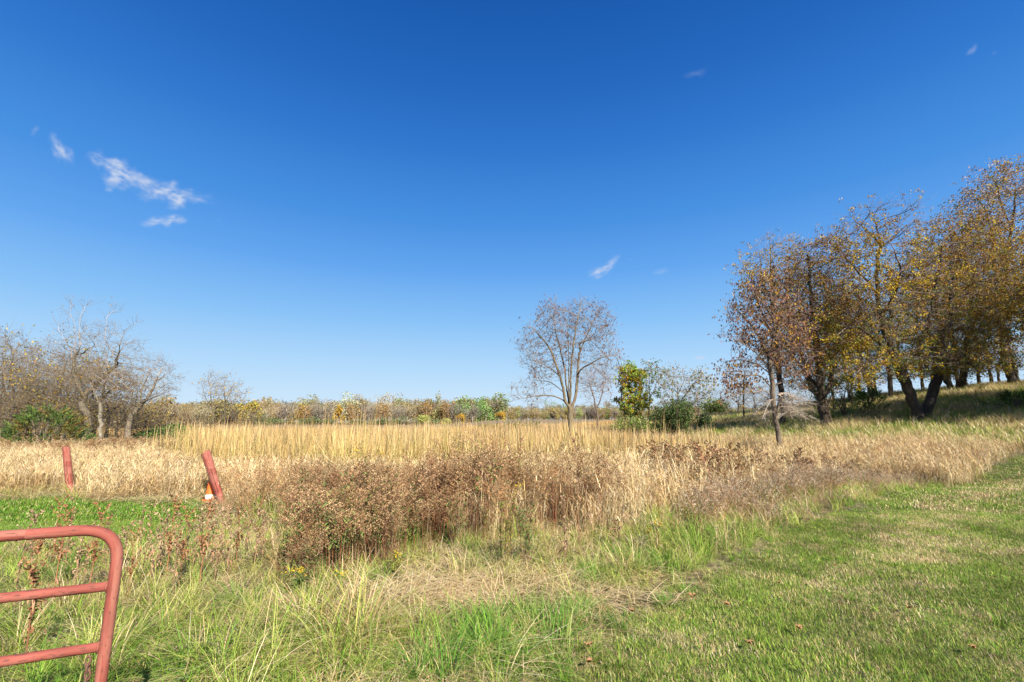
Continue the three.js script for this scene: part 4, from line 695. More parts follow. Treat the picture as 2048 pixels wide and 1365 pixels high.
// a plain bare tree, a brushy tree and copies of them
const bare = bigTree('bare_tree', 431, 46, 56, 856, [
  [[56, 846], [57, 815], [60, 780], [59, 745], [62, 700]], [[58, 800], [50, 770], [44, 740], [48, 710]], [[60, 780], [70, 750], [75, 720], [74, 695]],
], [0, 1, -1], [[58, 755, 36, 62, 1.8, 420]], { grow: { trunk: 0.16, lift: 0.14 }, wood: { ...GREYBARK, bark: [0.15, 0.12, 0.09], top: [0.15, 0.122, 0.095], twigR: 0.01, twigsPer: 1.8 }, leaf: sparse(0.3) }, 'bare tree with a narrow upright crown rising behind the wide juniper at far left');
const bushy = bigTree('brushy_tree', 441, 44, 108, 858, [
  [[108, 848], [110, 820], [106, 795], [110, 765]], [[109, 835], [95, 805], [88, 780]], [[109, 835], [124, 805], [130, 780]], [[108, 840], [80, 825], [70, 805]], [[108, 840], [138, 828], [146, 808]],
], [0, 1, -1, 1, -1], [[108, 785, 50, 52, 2.6, 520], [108, 825, 55, 26, 2.6, 260]], { grow: { trunk: 0.15, lift: 0.05 }, wood: { ...GREYBARK, bark: [0.13, 0.1, 0.07], top: [0.145, 0.115, 0.08], twig: [0.16, 0.122, 0.082], twigR: 0.01, twigsPer: 1.8 }, leaf: { per: 1.6, size: 0.15, keep: (p, c) => 0.08 + 0.35 * sstep(0.45, 0.6, c), colour: leafColour([[A.russet, 0.5], [A.gold, 0.4], [A.olive, 0.9], [A.amber, 0.4]]) } }, 'brushy tree full of twigs directly behind the wide juniper at left');
const leftBare = 'bare grey-brown trees at the far left of the wood';
for (const [px, D, turn, s] of [[8, 47, 1, 0.98], [30, 51, 2.4, 1.0], [86, 50, 3.7, 1.04], [-22, 46, 0.4, 1.1], [120, 52, 5, 0.95], [-60, 48, 2.9, 1.2]]) copy(bare, foot(px, 856, D), turn, s, 'thin bare tree in the wood at the far left edge', leftBare);
const brush = 'twiggy brown trees filling the left wood';
for (const [px, D, turn, s, sy] of [[28, 46, 1.2, 1.0, 1.0], [-8, 43, 2.2, 1.0, 1.1], [60, 45, 4.1, 0.9, 1], [158, 43, 3.4, 0.95, 1], [215, 44, 0.7, 1.05, 1.0], [262, 45, 5.2, 0.9, 0.95], [300, 47, 2.0, 0.72, 0.7], [340, 52, 0.2, 0.6, 0.5], [380, 56, 2.7, 0.6, 0.5], [418, 60, 4.4, 0.62, 0.5], [468, 62, 1.4, 0.7, 0.62], [500, 66, 1.9, 0.75, 0.6], [240, 40, 2.5, 0.55, 0.5], [120, 41, 0.9, 0.7, 0.75], [165, 42, 2.1, 0.75, 0.7], [232, 42, 3.7, 0.75, 0.75], [285, 43, 5.0, 0.7, 0.65], [325, 45, 1.6, 0.62, 0.5], [40, 42, 4.7, 0.75, 0.85], [8, 41, 3.1, 0.8, 0.9], [75, 43, 0.3, 0.95, 1.1], [100, 46, 2.8, 1.1, 1.2], [140, 46, 5.5, 1.05, 1.15], [190, 46, 1.1, 1.05, 1.05], [20, 50, 0.8, 1.2, 1.3]]) copy(bushy, foot(px, 856, D), turn, [s, s * sy, s], 'twiggy brown tree in the brush of the left wood', brush);
juniper(451, foot(92, 862, 33.5), 5.0, 3.5, 'wide dark green juniper at the left edge of the marsh', { sprays: 900, brown: true, spray: 0.5 });
shrub('green_shrub', 461, foot(300, 856, 41), 3.0, 1.75, 'dark green shrub below the leaning bare tree', { colour: leafColour([[A.green, 1], [[[0.05, 0.08, 0.03]], 0.8]]), leaf: { size: 0.13, per: 5 } });
shrub('green_shrub', 463, foot(365, 856, 44), 4.4, 2.15, 'bright green shrub standing left of the bare forked tree', { colour: leafColour([[[[0.12, 0.2, 0.04], [0.17, 0.26, 0.05]], 1], [A.green, 0.7]]), leaf: { size: 0.14, per: 5 }, lumps: 12 });
shrub('green_shrub', 465, foot(330, 856, 40), 2.2, 1.4, 'low green shrub between the dark and the bright green shrubs', { colour: leafColour([[A.green, 1]]), leaf: { size: 0.12, per: 5 } });
bigTree('bare_tree', 471, 56, 438, 858, [
  [[426, 846], [425, 820], [421, 790], [418, 765], [416, 755]], [[436, 848], [448, 830], [449, 800], [447, 775], [450, 756]], [[440, 845], [455, 815], [470, 797], [490, 785]], [[424, 815], [410, 795], [405, 780]], [[449, 810], [462, 780], [468, 765]],
], [0.5, -0.5, 1, -1, 1], [[432, 785, 30, 34, 2, 240], [462, 790, 32, 26, 2, 200]], { grow: { trunk: 0.2, lift: 0.08, step: 0.3 }, wood: { ...GREYBARK, top: [0.3, 0.24, 0.19], twigR: 0.0095 }, leaf: { per: 1.5, size: 0.16, keep: (p, c) => 0.1 + 0.5 * sstep(3, 5, p.x) * sstep(3.4, 2.6, p.y), colour: leafColour([[A.gold, 1], [A.amber, 0.5]]) } }, 'bare forked tree standing by itself left of the far treeline');

// ---------------------------------------------------------------- small trees and bushes right of the tall ash
bigTree('bare_tree', 501, 46, 1196, 854, [[[1196, 846], [1192, 815], [1186, 790], [1178, 762], [1170, 745]], [[1193, 820], [1204, 790], [1208, 760], [1210, 738]], [[1196, 835], [1216, 812], [1222, 790]]], [0, 1, -1], [[1192, 775, 40, 46, 2, 340]], { grow: { trunk: 0.12, lift: 0.12 }, wood: { ...GREYBARK, bark: [0.22, 0.16, 0.13], top: [0.22, 0.16, 0.14], twig: [0.24, 0.17, 0.155] }, leaf: sparse(0.16) }, 'slender purplish bare tree between the tall ash and the yellow-green tree');
bigTree('leafy_tree', 511, 48, 1256, 856, [[[1252, 846], [1248, 820], [1243, 795], [1246, 770], [1258, 745]], [[1250, 830], [1262, 800], [1270, 770], [1268, 745]], [[1256, 840], [1275, 815], [1285, 790]]], [0, 1, -1], [[1262, 762, 26, 30, 1.6, 300], [1266, 805, 34, 36, 1.8, 340]], { grow: { trunk: 0.15, step: 0.26 }, wood: { bark: [0.12, 0.09, 0.07], twigsPer: 2.2, twigLength: 0.5 }, leaf: { per: 9, size: 0.16, keep: (p, c) => 0.65 + 0.35 * sstep(0.36, 0.5, c) * sstep(2.0, 4.2, p.y), colour: leafColour([[[[0.24, 0.34, 0.05], [0.3, 0.4, 0.06], [0.19, 0.28, 0.05]], 1], [A.gold, (p) => 0.4 + 0.8 * sstep(1.0, 0, Math.abs(p.y - 4.4))], [A.amber, 0.2]]) } }, 'bright green and yellow leafy tree, right of the tall bare ash');
bigTree('leafy_tree', 521, 50, 1303, 856, [[[1300, 846], [1298, 815], [1300, 785], [1298, 760], [1302, 735]], [[1299, 800], [1312, 770], [1314, 750]], [[1299, 790], [1286, 765], [1288, 745]]], [0, 0.6, -0.6], [[1301, 752, 20, 30, 1.4, 220], [1304, 790, 18, 20, 1.2, 60]], { grow: { trunk: 0.12, step: 0.26 }, wood: { bark: [0.14, 0.11, 0.08], twigsPer: 2, twigLength: 0.5 }, leaf: { per: 2.4, size: 0.16, keep: (p, c) => 0.65, colour: leafColour([[[[0.17, 0.22, 0.06], [0.23, 0.27, 0.08]], 1], [A.pink, 0.2], [A.green, 0.4]]) } }, 'thin grey-green tree close behind the bright green and yellow tree');
bigTree('leafy_tree', 531, 62, 1362, 856, [[[1358, 842], [1356, 815], [1356, 785], [1354, 760], [1350, 742]], [[1357, 810], [1375, 785], [1390, 765], [1402, 752]], [[1357, 815], [1335, 790], [1328, 770]], [[1360, 830], [1390, 805], [1412, 790]], [[1356, 790], [1368, 760], [1366, 740]]], [0, 1, -1, 1, -1], [[1350, 775, 34, 38, 2.4, 260], [1392, 772, 34, 30, 2.4, 280], [1365, 800, 50, 26, 2.6, 180]], { grow: { trunk: 0.22 }, wood: { bark: [0.22, 0.17, 0.13], twig: [0.25, 0.19, 0.15], twigsPer: 1.8, twigR: 0.011 }, leaf: { per: 2.2, size: 0.2, keep: (p, c) => 0.2 + 0.7 * sstep(0, 2.5, Math.abs(p.x - 0.4)) * sstep(0.3, 0.5, c), colour: leafColour([[[[0.27, 0.24, 0.09], [0.22, 0.22, 0.075], [0.33, 0.27, 0.12]], 1], [A.pink, 0.35], [A.green, 0.3]]) } }, 'wide thinning olive-leaved tree with bare middle boughs behind the round bush');
shrub('round_bush', 541, foot(1348, 866, 37, -0.1), 3.6, 3.5, 'round dark green bush standing at the back edge of the cattails', { lumps: 16, tips: 90, colour: leafColour([[[[0.07, 0.115, 0.03], [0.1, 0.15, 0.035], [0.05, 0.085, 0.025]], 1]]), leaf: { size: 0.12, per: 5 }, mat: M.leaf });
shrub('green_shrub', 543, foot(1262, 862, 42), 4.4, 2.1, 'fresh green shrub below the bright green and yellow tree', { lumps: 12, colour: leafColour([[[[0.19, 0.27, 0.05], [0.25, 0.32, 0.065]], 1], [A.green, 0.6]]), leaf: { size: 0.13, per: 4 } });
shrub('dark_shrub', 545, foot(1412, 866, 36), 1.3, 1.6, 'small dark green shrub right of the round bush', { lumps: 6, colour: leafColour([[A.green, 0.5], [[[0.045, 0.07, 0.03]], 1]]), leaf: { size: 0.11, per: 4 } });
shrub('green_shrub', 547, foot(1430, 860, 62), 5, 2.6, 'pale green shrub in the brush right of the round bush', { lumps: 10, colour: leafColour([[[[0.12, 0.17, 0.05], [0.2, 0.22, 0.07]], 1], [A.green, 0.6]]), leaf: { size: 0.17, per: 4 } });
for (const [px, D, w, h, s] of [[968, 54, 1.9, 1.2, 1], [992, 53, 2.3, 1.15, 2], [1020, 54, 2.2, 1.3, 3], [1044, 52, 2.1, 1.5, 4], [1068, 53, 1.7, 1.6, 5]]) juniper(550 + s, foot(px, 858, D), w, h + 0.5, 'low dark juniper behind the cattails, left of the tall ash', { sprays: 150, group: 'row of low junipers behind the cattails', spray: 0.36 });
const midBrush = 'brown brush trees on the flat beyond the round bush';
for (const [px, D, turn, s, sy] of [[1400, 72, 1, 0.85, 0.7], [1440, 75, 2, 0.95, 0.72], [1480, 70, 3.3, 0.9, 0.75], [1515, 74, 4.6, 0.95, 0.75], [1555, 70, 5.6, 0.9, 0.75], [1590, 66, 0.5, 0.85, 0.7], [1625, 68, 1.9, 0.85, 0.66], [1330, 70, 2.2, 0.7, 0.55], [1215, 47, 0.9, 0.42, 0.36], [1180, 48, 3.9, 0.42, 0.34], [1155, 50, 2.0, 0.4, 0.3], [1385, 46, 4.0, 0.5, 0.42], [1452, 44, 2.6, 0.42, 0.32]]) copy(bushy, foot(px, 856, D), turn, [s, s * sy, s], 'brown brush tree on the flat behind the round bush', midBrush);
copy(bare, foot(1490, 852, 46), 1.8, 0.62, 'slim leafless sapling just left of the seedy ash');
// under and behind the grove
juniper(571, foot(1690, 826, 34), 3.6, 3.6, 'dark open juniper behind the thick many-stemmed maple', { sprays: 320, spray: 0.5 });
juniper(573, foot(1738, 812, 36), 2.6, 2.0, 'small dark juniper on the slope left of the gold oak trunk', { sprays: 220 });
juniper(575, foot(2034, 795, 29), 1.6, 1.1, 'low dark juniper at the foot of the tallest oak', { sprays: 120 });
const slim = 'slim trees on the hill crest behind the leaning oaks';
for (const [px, D, turn, s, sy] of [[1700, 44, 0.6, 0.95, 1.1], [1722, 47, 2, 1, 1.1], [1785, 41, 3, 1.3, 1.0], [1905, 41, 4.2, 1.2, 1.1], [1922, 43, 1.1, 1.15, 1.2], [1936, 42, 5.1, 1.2, 1.0], [1965, 44, 2.5, 1, 1.2], [2040, 40, 0.2, 1, 1.2], [1740, 52, 1.5, 1, 1.1], [1815, 48, 4.4, 1, 1.1], [1850, 47, 3.5, 1, 1.2], [1990, 46, 0.9, 1, 1.2], [1650, 45, 2.2, 0.9, 1.1], [1755, 45, 5.6, 0.85, 1.2]]) copy(bare, foot(px, 800, D), turn, [s, s * sy, s], 'slim tree on the hill crest behind the leaning oaks', slim);

const under = 'brown brush growing on the hill crest under the oaks';
for (const [px, D, turn, s, sy] of [[1668, 40, 0.4, 0.8, 0.85], [1705, 42, 1.4, 0.8, 0.8], [1745, 44, 2.4, 0.75, 0.8], [1782, 45, 3.4, 0.8, 0.85], [1825, 46, 4.4, 0.75, 0.8], [1872, 45, 5.4, 0.75, 0.75], [1925, 45, 0.9, 0.75, 0.75], [1965, 44, 1.9, 0.75, 0.75], [2005, 43, 2.9, 0.75, 0.75], [2045, 42, 3.9, 0.75, 0.75]]) copy(bushy, foot(px, 800, D), turn, [s, s * sy, s], 'bare brown brush under the oaks on the hill crest', under);

// ---------------------------------------------------------------- the treeline beyond the fields
function farParts(seed, w, h, kind, pal) {
  const r = rng(seed), wood = new MB(), m = new MB(), up = V();
  const bark = [[0.3, 0.24, 0.18], [0.36, 0.3, 0.24]][seed % 2], n = kind === 'bare' ? 80 : 26;
  wood.tube([V(0, -0.3, 0), V(0.1, h * 0.3, 0), V(0, h * 0.62, 0)], [0.2, 0.16, 0.08], 5, bark);
  for (let k = 0; k < n; k++) {
    const f = r() * 6.283, t = 0.02 + r() * 0.5, a = V(0, h * t, 0), q = Math.sqrt(r()) * w * 0.5, b = V(Math.cos(f) * q, h * (0.55 + 0.45 * r() * (1 - (q / w * 2) ** 2 * 0.5)), Math.sin(f) * q), mid = V().lerpVectors(a, b, 0.5).add(V(b.x * 0.16, -h * 0.03, b.z * 0.16));
    wood.tube([a, mid, b], [0.07, 0.05, 0], 3, jit(kind === 'bare' ? pal[0] : bark, r, 0.15));
    if (kind === 'bare') for (let j = 0; j < 3; j++) { const p = V().lerpVectors(mid, b, r()), e = p.clone().add(V((r() - 0.5) * 1.6, r() * 1.5, (r() - 0.5) * 1.6)); wood.tube([p, e], [0.04, 0], 3, jit(pal[0], r, 0.2)); }
  }
  const lumps = []; for (let k = 0; k < 11; k++) { const f = r() * 6.283, q = Math.sqrt(r()) * 0.34 * w; lumps.push(V(Math.cos(f) * q, h * (kind === 'bush' ? 0.12 + r() * 0.6 : 0.1 + r() * 0.7), Math.sin(f) * q)); }
  const total = kind === 'bare' ? 420 : 1000;
  for (let k = 0; k < total; k++) {
    const c = pick(lumps, r), f = r() * 6.283, y = r() * 2 - 1, q = Math.sqrt(1 - y * y), s = Math.pow(r(), 0.35), p = V(c.x + Math.cos(f) * q * s * w * 0.22, c.y + y * s * h * 0.2, c.z + Math.sin(f) * q * s * w * 0.22), d = V(r() - 0.5, r() - 0.6, r() - 0.5).normalize(), sd = V(r() - 0.5, r() - 0.5, r() - 0.5).cross(d).normalize(), z = (0.34 + r() * 0.34) * (h / 10 * 0.5 + 0.5);
    m.leaf(p, d, sd, z, z * 0.75, jit(pick(pal, r), r, 0.35), 0.2);
  }
  return { wood: wood.geo(), leaves: m.geo() };
}
const FAR = {
  tan: [[0.29, 0.23, 0.13], [0.33, 0.27, 0.15], [0.24, 0.19, 0.1]], grey: [[0.23, 0.195, 0.15], [0.27, 0.23, 0.175], [0.18, 0.15, 0.115]], rust: [[0.28, 0.175, 0.06], [0.32, 0.21, 0.08], [0.22, 0.14, 0.055]], olive: [[0.27, 0.25, 0.09], [0.33, 0.3, 0.13], [0.2, 0.19, 0.07]], white: [[0.36, 0.36, 0.2], [0.42, 0.42, 0.27], [0.27, 0.28, 0.13]],
  green: [[0.18, 0.3, 0.08], [0.23, 0.36, 0.11], [0.13, 0.22, 0.06]], gold: [[0.5, 0.33, 0.05], [0.56, 0.38, 0.06], [0.42, 0.26, 0.05]], mixed: [[0.36, 0.28, 0.06], [0.22, 0.24, 0.06], [0.45, 0.31, 0.06]], lime: [[0.33, 0.35, 0.09], [0.28, 0.3, 0.08]], dark: [[0.09, 0.125, 0.045], [0.12, 0.15, 0.05]],
};
for (const k in FAR) FAR[k] = FAR[k].map((c) => dim(c, k === 'grey' ? 1.0 : k === 'gold' ? 1.0 : 1.2));
const farCache = new Map(), kindWords = { bare: 'bare', leafy: 'leafy', bush: 'bushy' };
function farTree(px, top, wpx, D, kind, pal, label, group) {
  const key = kind + pal + (Math.round(px) % 2), p = foot(px, 850, D), h = Math.max(1.5, at(px, top - (kind === 'bush' ? 2 : 8), D).y - p.y), w = wpx * 1.25 * D / FOCAL, c = farCache.get(key);
  if (!c) {
    const q = farParts(700 + farCache.size * 13 + Math.round(px) % 2, w, h, kind, FAR[pal]), t = thing(kind === 'bush' ? 'far_bush' : 'far_tree', p, 0, label, kind === 'bush' ? 'bush' : 'tree', group);
    part('trunk', q.wood, M.twig, t); part('foliage', q.leaves, M.leaf, t); farCache.set(key, { t, w, h }); return t;
  }
  const o = copy(c.t, p, px * 1.7 % 6.28, [w / c.w, h / c.h, w / c.w], label, group); o.userData.category = kind === 'bush' ? 'bush' : 'tree'; return o;
}
const G = { tan: 'tan thinning trees of the far treeline', grey: 'bare grey trees of the far treeline', rust: 'rust-brown trees of the far treeline', green: 'green trees at the right end of the far treeline', dark: 'dark green undergrowth bushes below the far treeline', low: 'small trees of the low distant treeline behind the tall ash', olive: 'olive trees of the far treeline', gold: 'small golden trees at the right end of the far treeline' };
const GL = { tan: 'tan thinning tree in the far treeline beyond the marsh', grey: 'bare grey tree in the far treeline beyond the marsh', rust: 'rust-brown tree in the far treeline beyond the marsh', green: 'green leafy tree at the right end of the far treeline', dark: 'dark green bush below the trees of the far treeline', low: 'small brownish tree in the low distant treeline behind the tall ash', olive: 'olive-green tree in the far treeline beyond the marsh', gold: 'small golden tree at the right end of the far treeline' };
for (const [px, top, w, D, kind, pal, g, label] of [
  [592, 797, 34, 195, 'leafy', 'mixed', 0, 'yellow and green leafy tree near the left end of the far treeline'], [676, 812, 21, 180, 'leafy', 'gold', 0, 'bright orange-yellow small tree at the foot of the far treeline'], [690, 790, 46, 200, 'leafy', 'white', 0, 'broad pale whitish-green tree, one of the tallest in the far treeline'],
  [493, 805, 40, 120, 'leafy', 'mixed', 0, 'yellowish tree right behind the bare forked tree'], [521, 815, 46, 130, 'bush', 'dark', 0, 'dark green evergreen thicket right of the bare forked tree'], [845, 829, 26, 150, 'bush', 'lime', 0, 'lime-green bush at the edge of the tan field'], [892, 838, 20, 140, 'bush', 'lime', 0, 'small yellow-green bush at the start of the tan field'],
  [619, 790, 34, 210, 'leafy', 'olive', 'olive'], [878, 792, 24, 200, 'leafy', 'olive', 'olive'], [715, 790, 40, 215, 'leafy', 'tan', 'tan'], [755, 796, 44, 205, 'bare', 'tan', 'tan'], [778, 788, 46, 215, 'bare', 'tan', 'tan'], [812, 800, 44, 210, 'bare', 'tan', 'tan'], [536, 800, 40, 170, 'bare', 'tan', 'tan'], [838, 804, 36, 200, 'leafy', 'tan', 'tan'], [660, 806, 34, 210, 'leafy', 'tan', 'tan'],
  [570, 806, 44, 185, 'bare', 'grey', 'grey'], [645, 800, 50, 190, 'bare', 'grey', 'grey'], [735, 802, 36, 190, 'bare', 'grey', 'grey'], [795, 806, 36, 190, 'bare', 'grey', 'grey'], [945, 812, 44, 180, 'bare', 'grey', 'grey'], [912, 806, 34, 190, 'bare', 'grey', 'grey'], [624, 806, 30, 190, 'bare', 'grey', 'grey'],
  [606, 812, 30, 170, 'leafy', 'rust', 'rust'], [851, 799, 38, 200, 'leafy', 'rust', 'rust'], [703, 806, 30, 185, 'leafy', 'rust', 'rust'], [895, 800, 34, 195, 'leafy', 'rust', 'rust'], [552, 808, 30, 190, 'leafy', 'rust', 'rust'], [510, 802, 30, 190, 'leafy', 'rust', 'rust'], [765, 806, 28, 190, 'leafy', 'rust', 'rust'],
  [931, 797, 36, 190, 'leafy', 'green', 'green'], [971, 799, 50, 185, 'leafy', 'green', 'green'], [955, 803, 30, 185, 'leafy', 'green', 'green'], [921, 833, 16, 165, 'leafy', 'gold', 'gold'], [1001, 829, 18, 165, 'leafy', 'gold', 'gold'],
  ...[[560, 836], [600, 838], [632, 834], [668, 838], [715, 834], [745, 836], [765, 832], [785, 833], [808, 833], [826, 836], [862, 838], [700, 840], [540, 838]].map(([x, y]) => [x, y, 34, 165, 'bush', 'dark', 'dark']),
  ...[1012, 1028, 1043, 1060, 1077, 1095, 1112, 1130, 1150, 1170, 1190, 1212, 1235, 1258, 1282, 1306, 1330].map((x, i) => [x, 815 + (i * 7 % 5) * 2, 32, 280 + (i * 37 % 40), i % 3 ? 'leafy' : 'bare', ['tan', 'rust', 'olive', 'tan', 'grey'][i % 5], 'low']),
]) farTree(px, top, w, D, kind, pal, label ?? GL[g], g ? G[g] : undefined);
// the rest of that wood, seen as one mass between and behind the trees that stand out
{
  const r = rng(77), list = [], a = farParts(881, 8, 9, 'bare', FAR.tan), b = farParts(882, 8, 9, 'bare', FAR.grey), c = farParts(883, 8, 9, 'leafy', [...FAR.rust, ...FAR.olive]), e4 = farParts(884, 8, 9, 'leafy', [...FAR.tan, ...FAR.mixed, ...FAR.olive]), e5 = farParts(885, 8, 9, 'leafy', [...FAR.green, ...FAR.olive]);
  for (let k = 0; k < 420; k++) { const far = r() < 0.3, px = far ? 980 + r() * 900 : 380 + r() * 620, D = far ? 340 + r() * 120 : 215 + r() * 70, p = foot(px, 850, D); list.push({ x: p.x, d: D, y: p.y, turn: r() * 6.28, s: (far ? 1.35 : 1.2) * (0.7 + r() * 0.55), v: pick([0, 1, 1, 2, 2, 3, 3, 3, 4, 4], r), c: tint(r, 0.2).map((c) => c * 0.85) }); }
  for (let k = 0; k < 130; k++) { const px = -150 + r() * 560, D = 90 + r() * 60, p = foot(px, 850, D); list.push({ x: p.x, d: D, y: p.y, turn: r() * 6.28, s: 0.55 + r() * 0.25, v: Math.floor(r() * 3), c: tint(r, 0.15) }); }
  for (let k = 0; k < 150; k++) { const px = 960 + r() * 480, D = 262 + r() * 50, p = foot(px, 850, D); list.push({ x: p.x, d: D, y: p.y, turn: r() * 6.28, s: 0.4 + r() * 0.5, v: pick([0, 1, 2, 2, 3, 3, 4], r), c: tint(r, 0.2) }); }
  const mass = [a, b, c, e4, e5].map((q) => { const n = new THREE.BufferGeometry(), A2 = q.wood, B2 = q.leaves; for (const [k, z] of [['position', 3], ['normal', 3], ['color', 3], ['uv', 2]]) { const f = new Float32Array(A2.attributes[k].array.length + B2.attributes[k].array.length); f.set(A2.attributes[k].array); f.set(B2.attributes[k].array, A2.attributes[k].array.length); n.setAttribute(k, new THREE.BufferAttribute(f, z)); } n.setIndex([...A2.index.array, ...Array.from(B2.index.array, (i) => i + A2.attributes.position.count)]); return n; });
  stuff('far_wood', 'tan and grey autumn wood seen as one mass behind the far treeline', 'wood', mass, M.leaf, list);
}

// ---------------------------------------------------------------- red painted steel and wood
function paintMaps(seed, wood) {
  const S = 512, d = new Uint8Array(S * S * 4), b = new Uint8Array(S * S * 4);
  for (let y = 0; y < S; y++) for (let x = 0; x < S; x++) {
    const u = x / S, v = y / S, fade = sstep(0, 0.06, Math.min(u, 1 - u)), n = fbm(u * 9 + seed, v * 9, 4), f = fbm(u * 70 + seed, v * 70, 3), o = (y * S + x) * 4;
    let c = [0.515 + (n - 0.5) * 0.17, 0.255 + (n - 0.5) * 0.12, 0.205 + (n - 0.5) * 0.11], h = 0.6 + (f - 0.5) * 0.25;
    const chip = 0.8 * Math.max(sstep(0.70, 0.77, fbm(u * 44 + seed * 3, v * 44, 4)), 0.8 * sstep(0.72, 0.8, fbm(u * 14 + seed * 5, v * 9, 5))) * fade, dust = sstep(0.45, 0.7, fbm(u * 5 + 8, v * 5 + seed, 5)) * 0.5;
    c = c.map((k, i) => mix(k, [0.6, 0.42, 0.35][i], dust)); c = c.map((k, i) => mix(k, [0.33, 0.20, 0.15][i], chip)); h -= chip * 0.4;
    if (wood) {
      const wob = fbm(v * 4 + seed, 3, 3) * 0.09, cr = Math.max(...[0.13, 0.37, 0.52, 0.78].map((q, i) => 1 - clamp(Math.abs(u - q - wob * (i % 2 ? 1 : -1)) / (0.004 + 0.009 * fbm(v * 7 + i * 5, seed, 2)), 0, 1) - sstep(0.5, 0.65, fbm(v * 3 + i * 9, seed + 2, 2)))), g = fbm(u * 60, v * 3.5 + seed, 3);
      const k = clamp(cr, 0, 1) * fade; c = c.map((q, i) => mix(q * (0.86 + 0.28 * g), [0.2, 0.12, 0.1][i], k * 0.85)); h += (g - 0.5) * 0.5 - k * 0.6;
    }
    for (let i = 0; i < 3; i++) { d[o + i] = 255 * clamp(c[i], 0, 1); b[o + i] = 255 * clamp(h, 0, 1); } d[o + 3] = b[o + 3] = 255;
  }
  const mk = (a, s) => { const t = new THREE.DataTexture(a, S, S); t.wrapS = t.wrapT = THREE.RepeatWrapping; t.magFilter = THREE.LinearFilter; if (s) t.colorSpace = THREE.SRGBColorSpace; t.needsUpdate = true; return t; };
  return { map: mk(d, true), bumpMap: mk(b) };
}
const redSteel = new THREE.MeshStandardMaterial({ ...paintMaps(4, false), roughness: 0.78, bumpScale: 0.002 }), redWood = new THREE.MeshStandardMaterial({ ...paintMaps(9, true), roughness: 0.85, bumpScale: 0.012 });
const rust = new THREE.MeshStandardMaterial({ color: new THREE.Color().setRGB(0.15, 0.075, 0.05), roughness: 0.85, metalness: 0.3 }), cutWood = new THREE.MeshStandardMaterial({ vertexColors: true, roughness: 0.95 });
class Path3 extends THREE.Curve { constructor(pts) { super(); this.c = new THREE.CurvePath(); for (let i = 0; i + 1 < pts.length; i++) this.c.add(pts[i].bend ? new THREE.QuadraticBezierCurve3(pts[i], pts[i].bend, pts[i + 1]) : new THREE.LineCurve3(pts[i], pts[i + 1])); } getPoint(t, o) { return (o || V()).copy(this.c.getPoint(t)); } }
const metred = (g, len, girth) => { const u = g.attributes.uv; for (let i = 0; i < u.count; i++) { const a = u.getX(i); u.setXY(i, u.getY(i) * girth, a * len); } return g; };
// the gate: a tube frame with rounded corners and level rails
{
  const y0 = height(-1.58, 1.95), t = thing('pipe_gate', V(-1.541, y0, -1.95), 0, 'red painted tubular steel farm gate in the near left corner', 'gate');
  t.rotation.y = Math.atan2(0.405, 0.914);
  const R = 0.0198, W = 3.6, top = 1.19, low = 0.13, c = 0.13, b = (p, q) => { p.bend = q; return p; };
  // local x runs from the free end (0) to the hinge end (-W)
  const frame = new Path3([V(-W / 2, low, 0), b(V(-c, low, 0), V(0, low, 0)), V(0, low + c, 0), b(V(0, top - c, 0), V(0, top, 0)), V(-c, top, 0), b(V(-W + c, top, 0), V(-W, top, 0)), V(-W, top - c, 0), b(V(-W, low + c, 0), V(-W, low, 0)), V(-W + c, low, 0), V(-W / 2, low, 0)]);
  part('frame', metred(new THREE.TubeGeometry(frame, 360, R, 14, false), 9, 0.5), redSteel, t);
  for (const h of [0.977, 0.764, 0.552, 0.34]) { const g = new THREE.CylinderGeometry(0.0172, 0.0172, W - 2 * R + 0.012, 14, 40, true); metred(g, 0.5, 3.5); g.rotateZ(Math.PI / 2); g.translate(-W / 2, h, 0); const rail = part('rail', g, redSteel, t); const wd = new THREE.TorusGeometry(0.018, 0.0038, 6, 16); wd.rotateY(Math.PI / 2); wd.translate(-R + 0.001, h, 0); part('weld', wd, redSteel, rail); }
  for (const x of [-W / 2, -W + 0.05]) { const g = new THREE.BoxGeometry(0.035, top - low - 2 * R, 0.012); g.translate(x, (top + low) / 2, 0.03); part('brace', g, redSteel, t); }
  // a rusty chain looped on the end upright below the third rail
  const ch = thing('chain', V(-1.541, y0, -1.95), t.rotation.y, 'rusty steel chain hanging down the free end of the red gate', 'chain');
  const link = new THREE.TorusGeometry(0.011, 0.0035, 8, 14); link.scale(0.8, 1.5, 1);
  for (let k = 0; k < 20; k++) { const m = part('link', link, rust, ch); m.position.set(-0.043 + 0.004 * Math.sin(k * 0.7), 0.725 - k * 0.0235, 0.012); m.rotation.set(0, k % 2 ? 1.3 : -0.25, 0.08 * Math.sin(k)); }
}
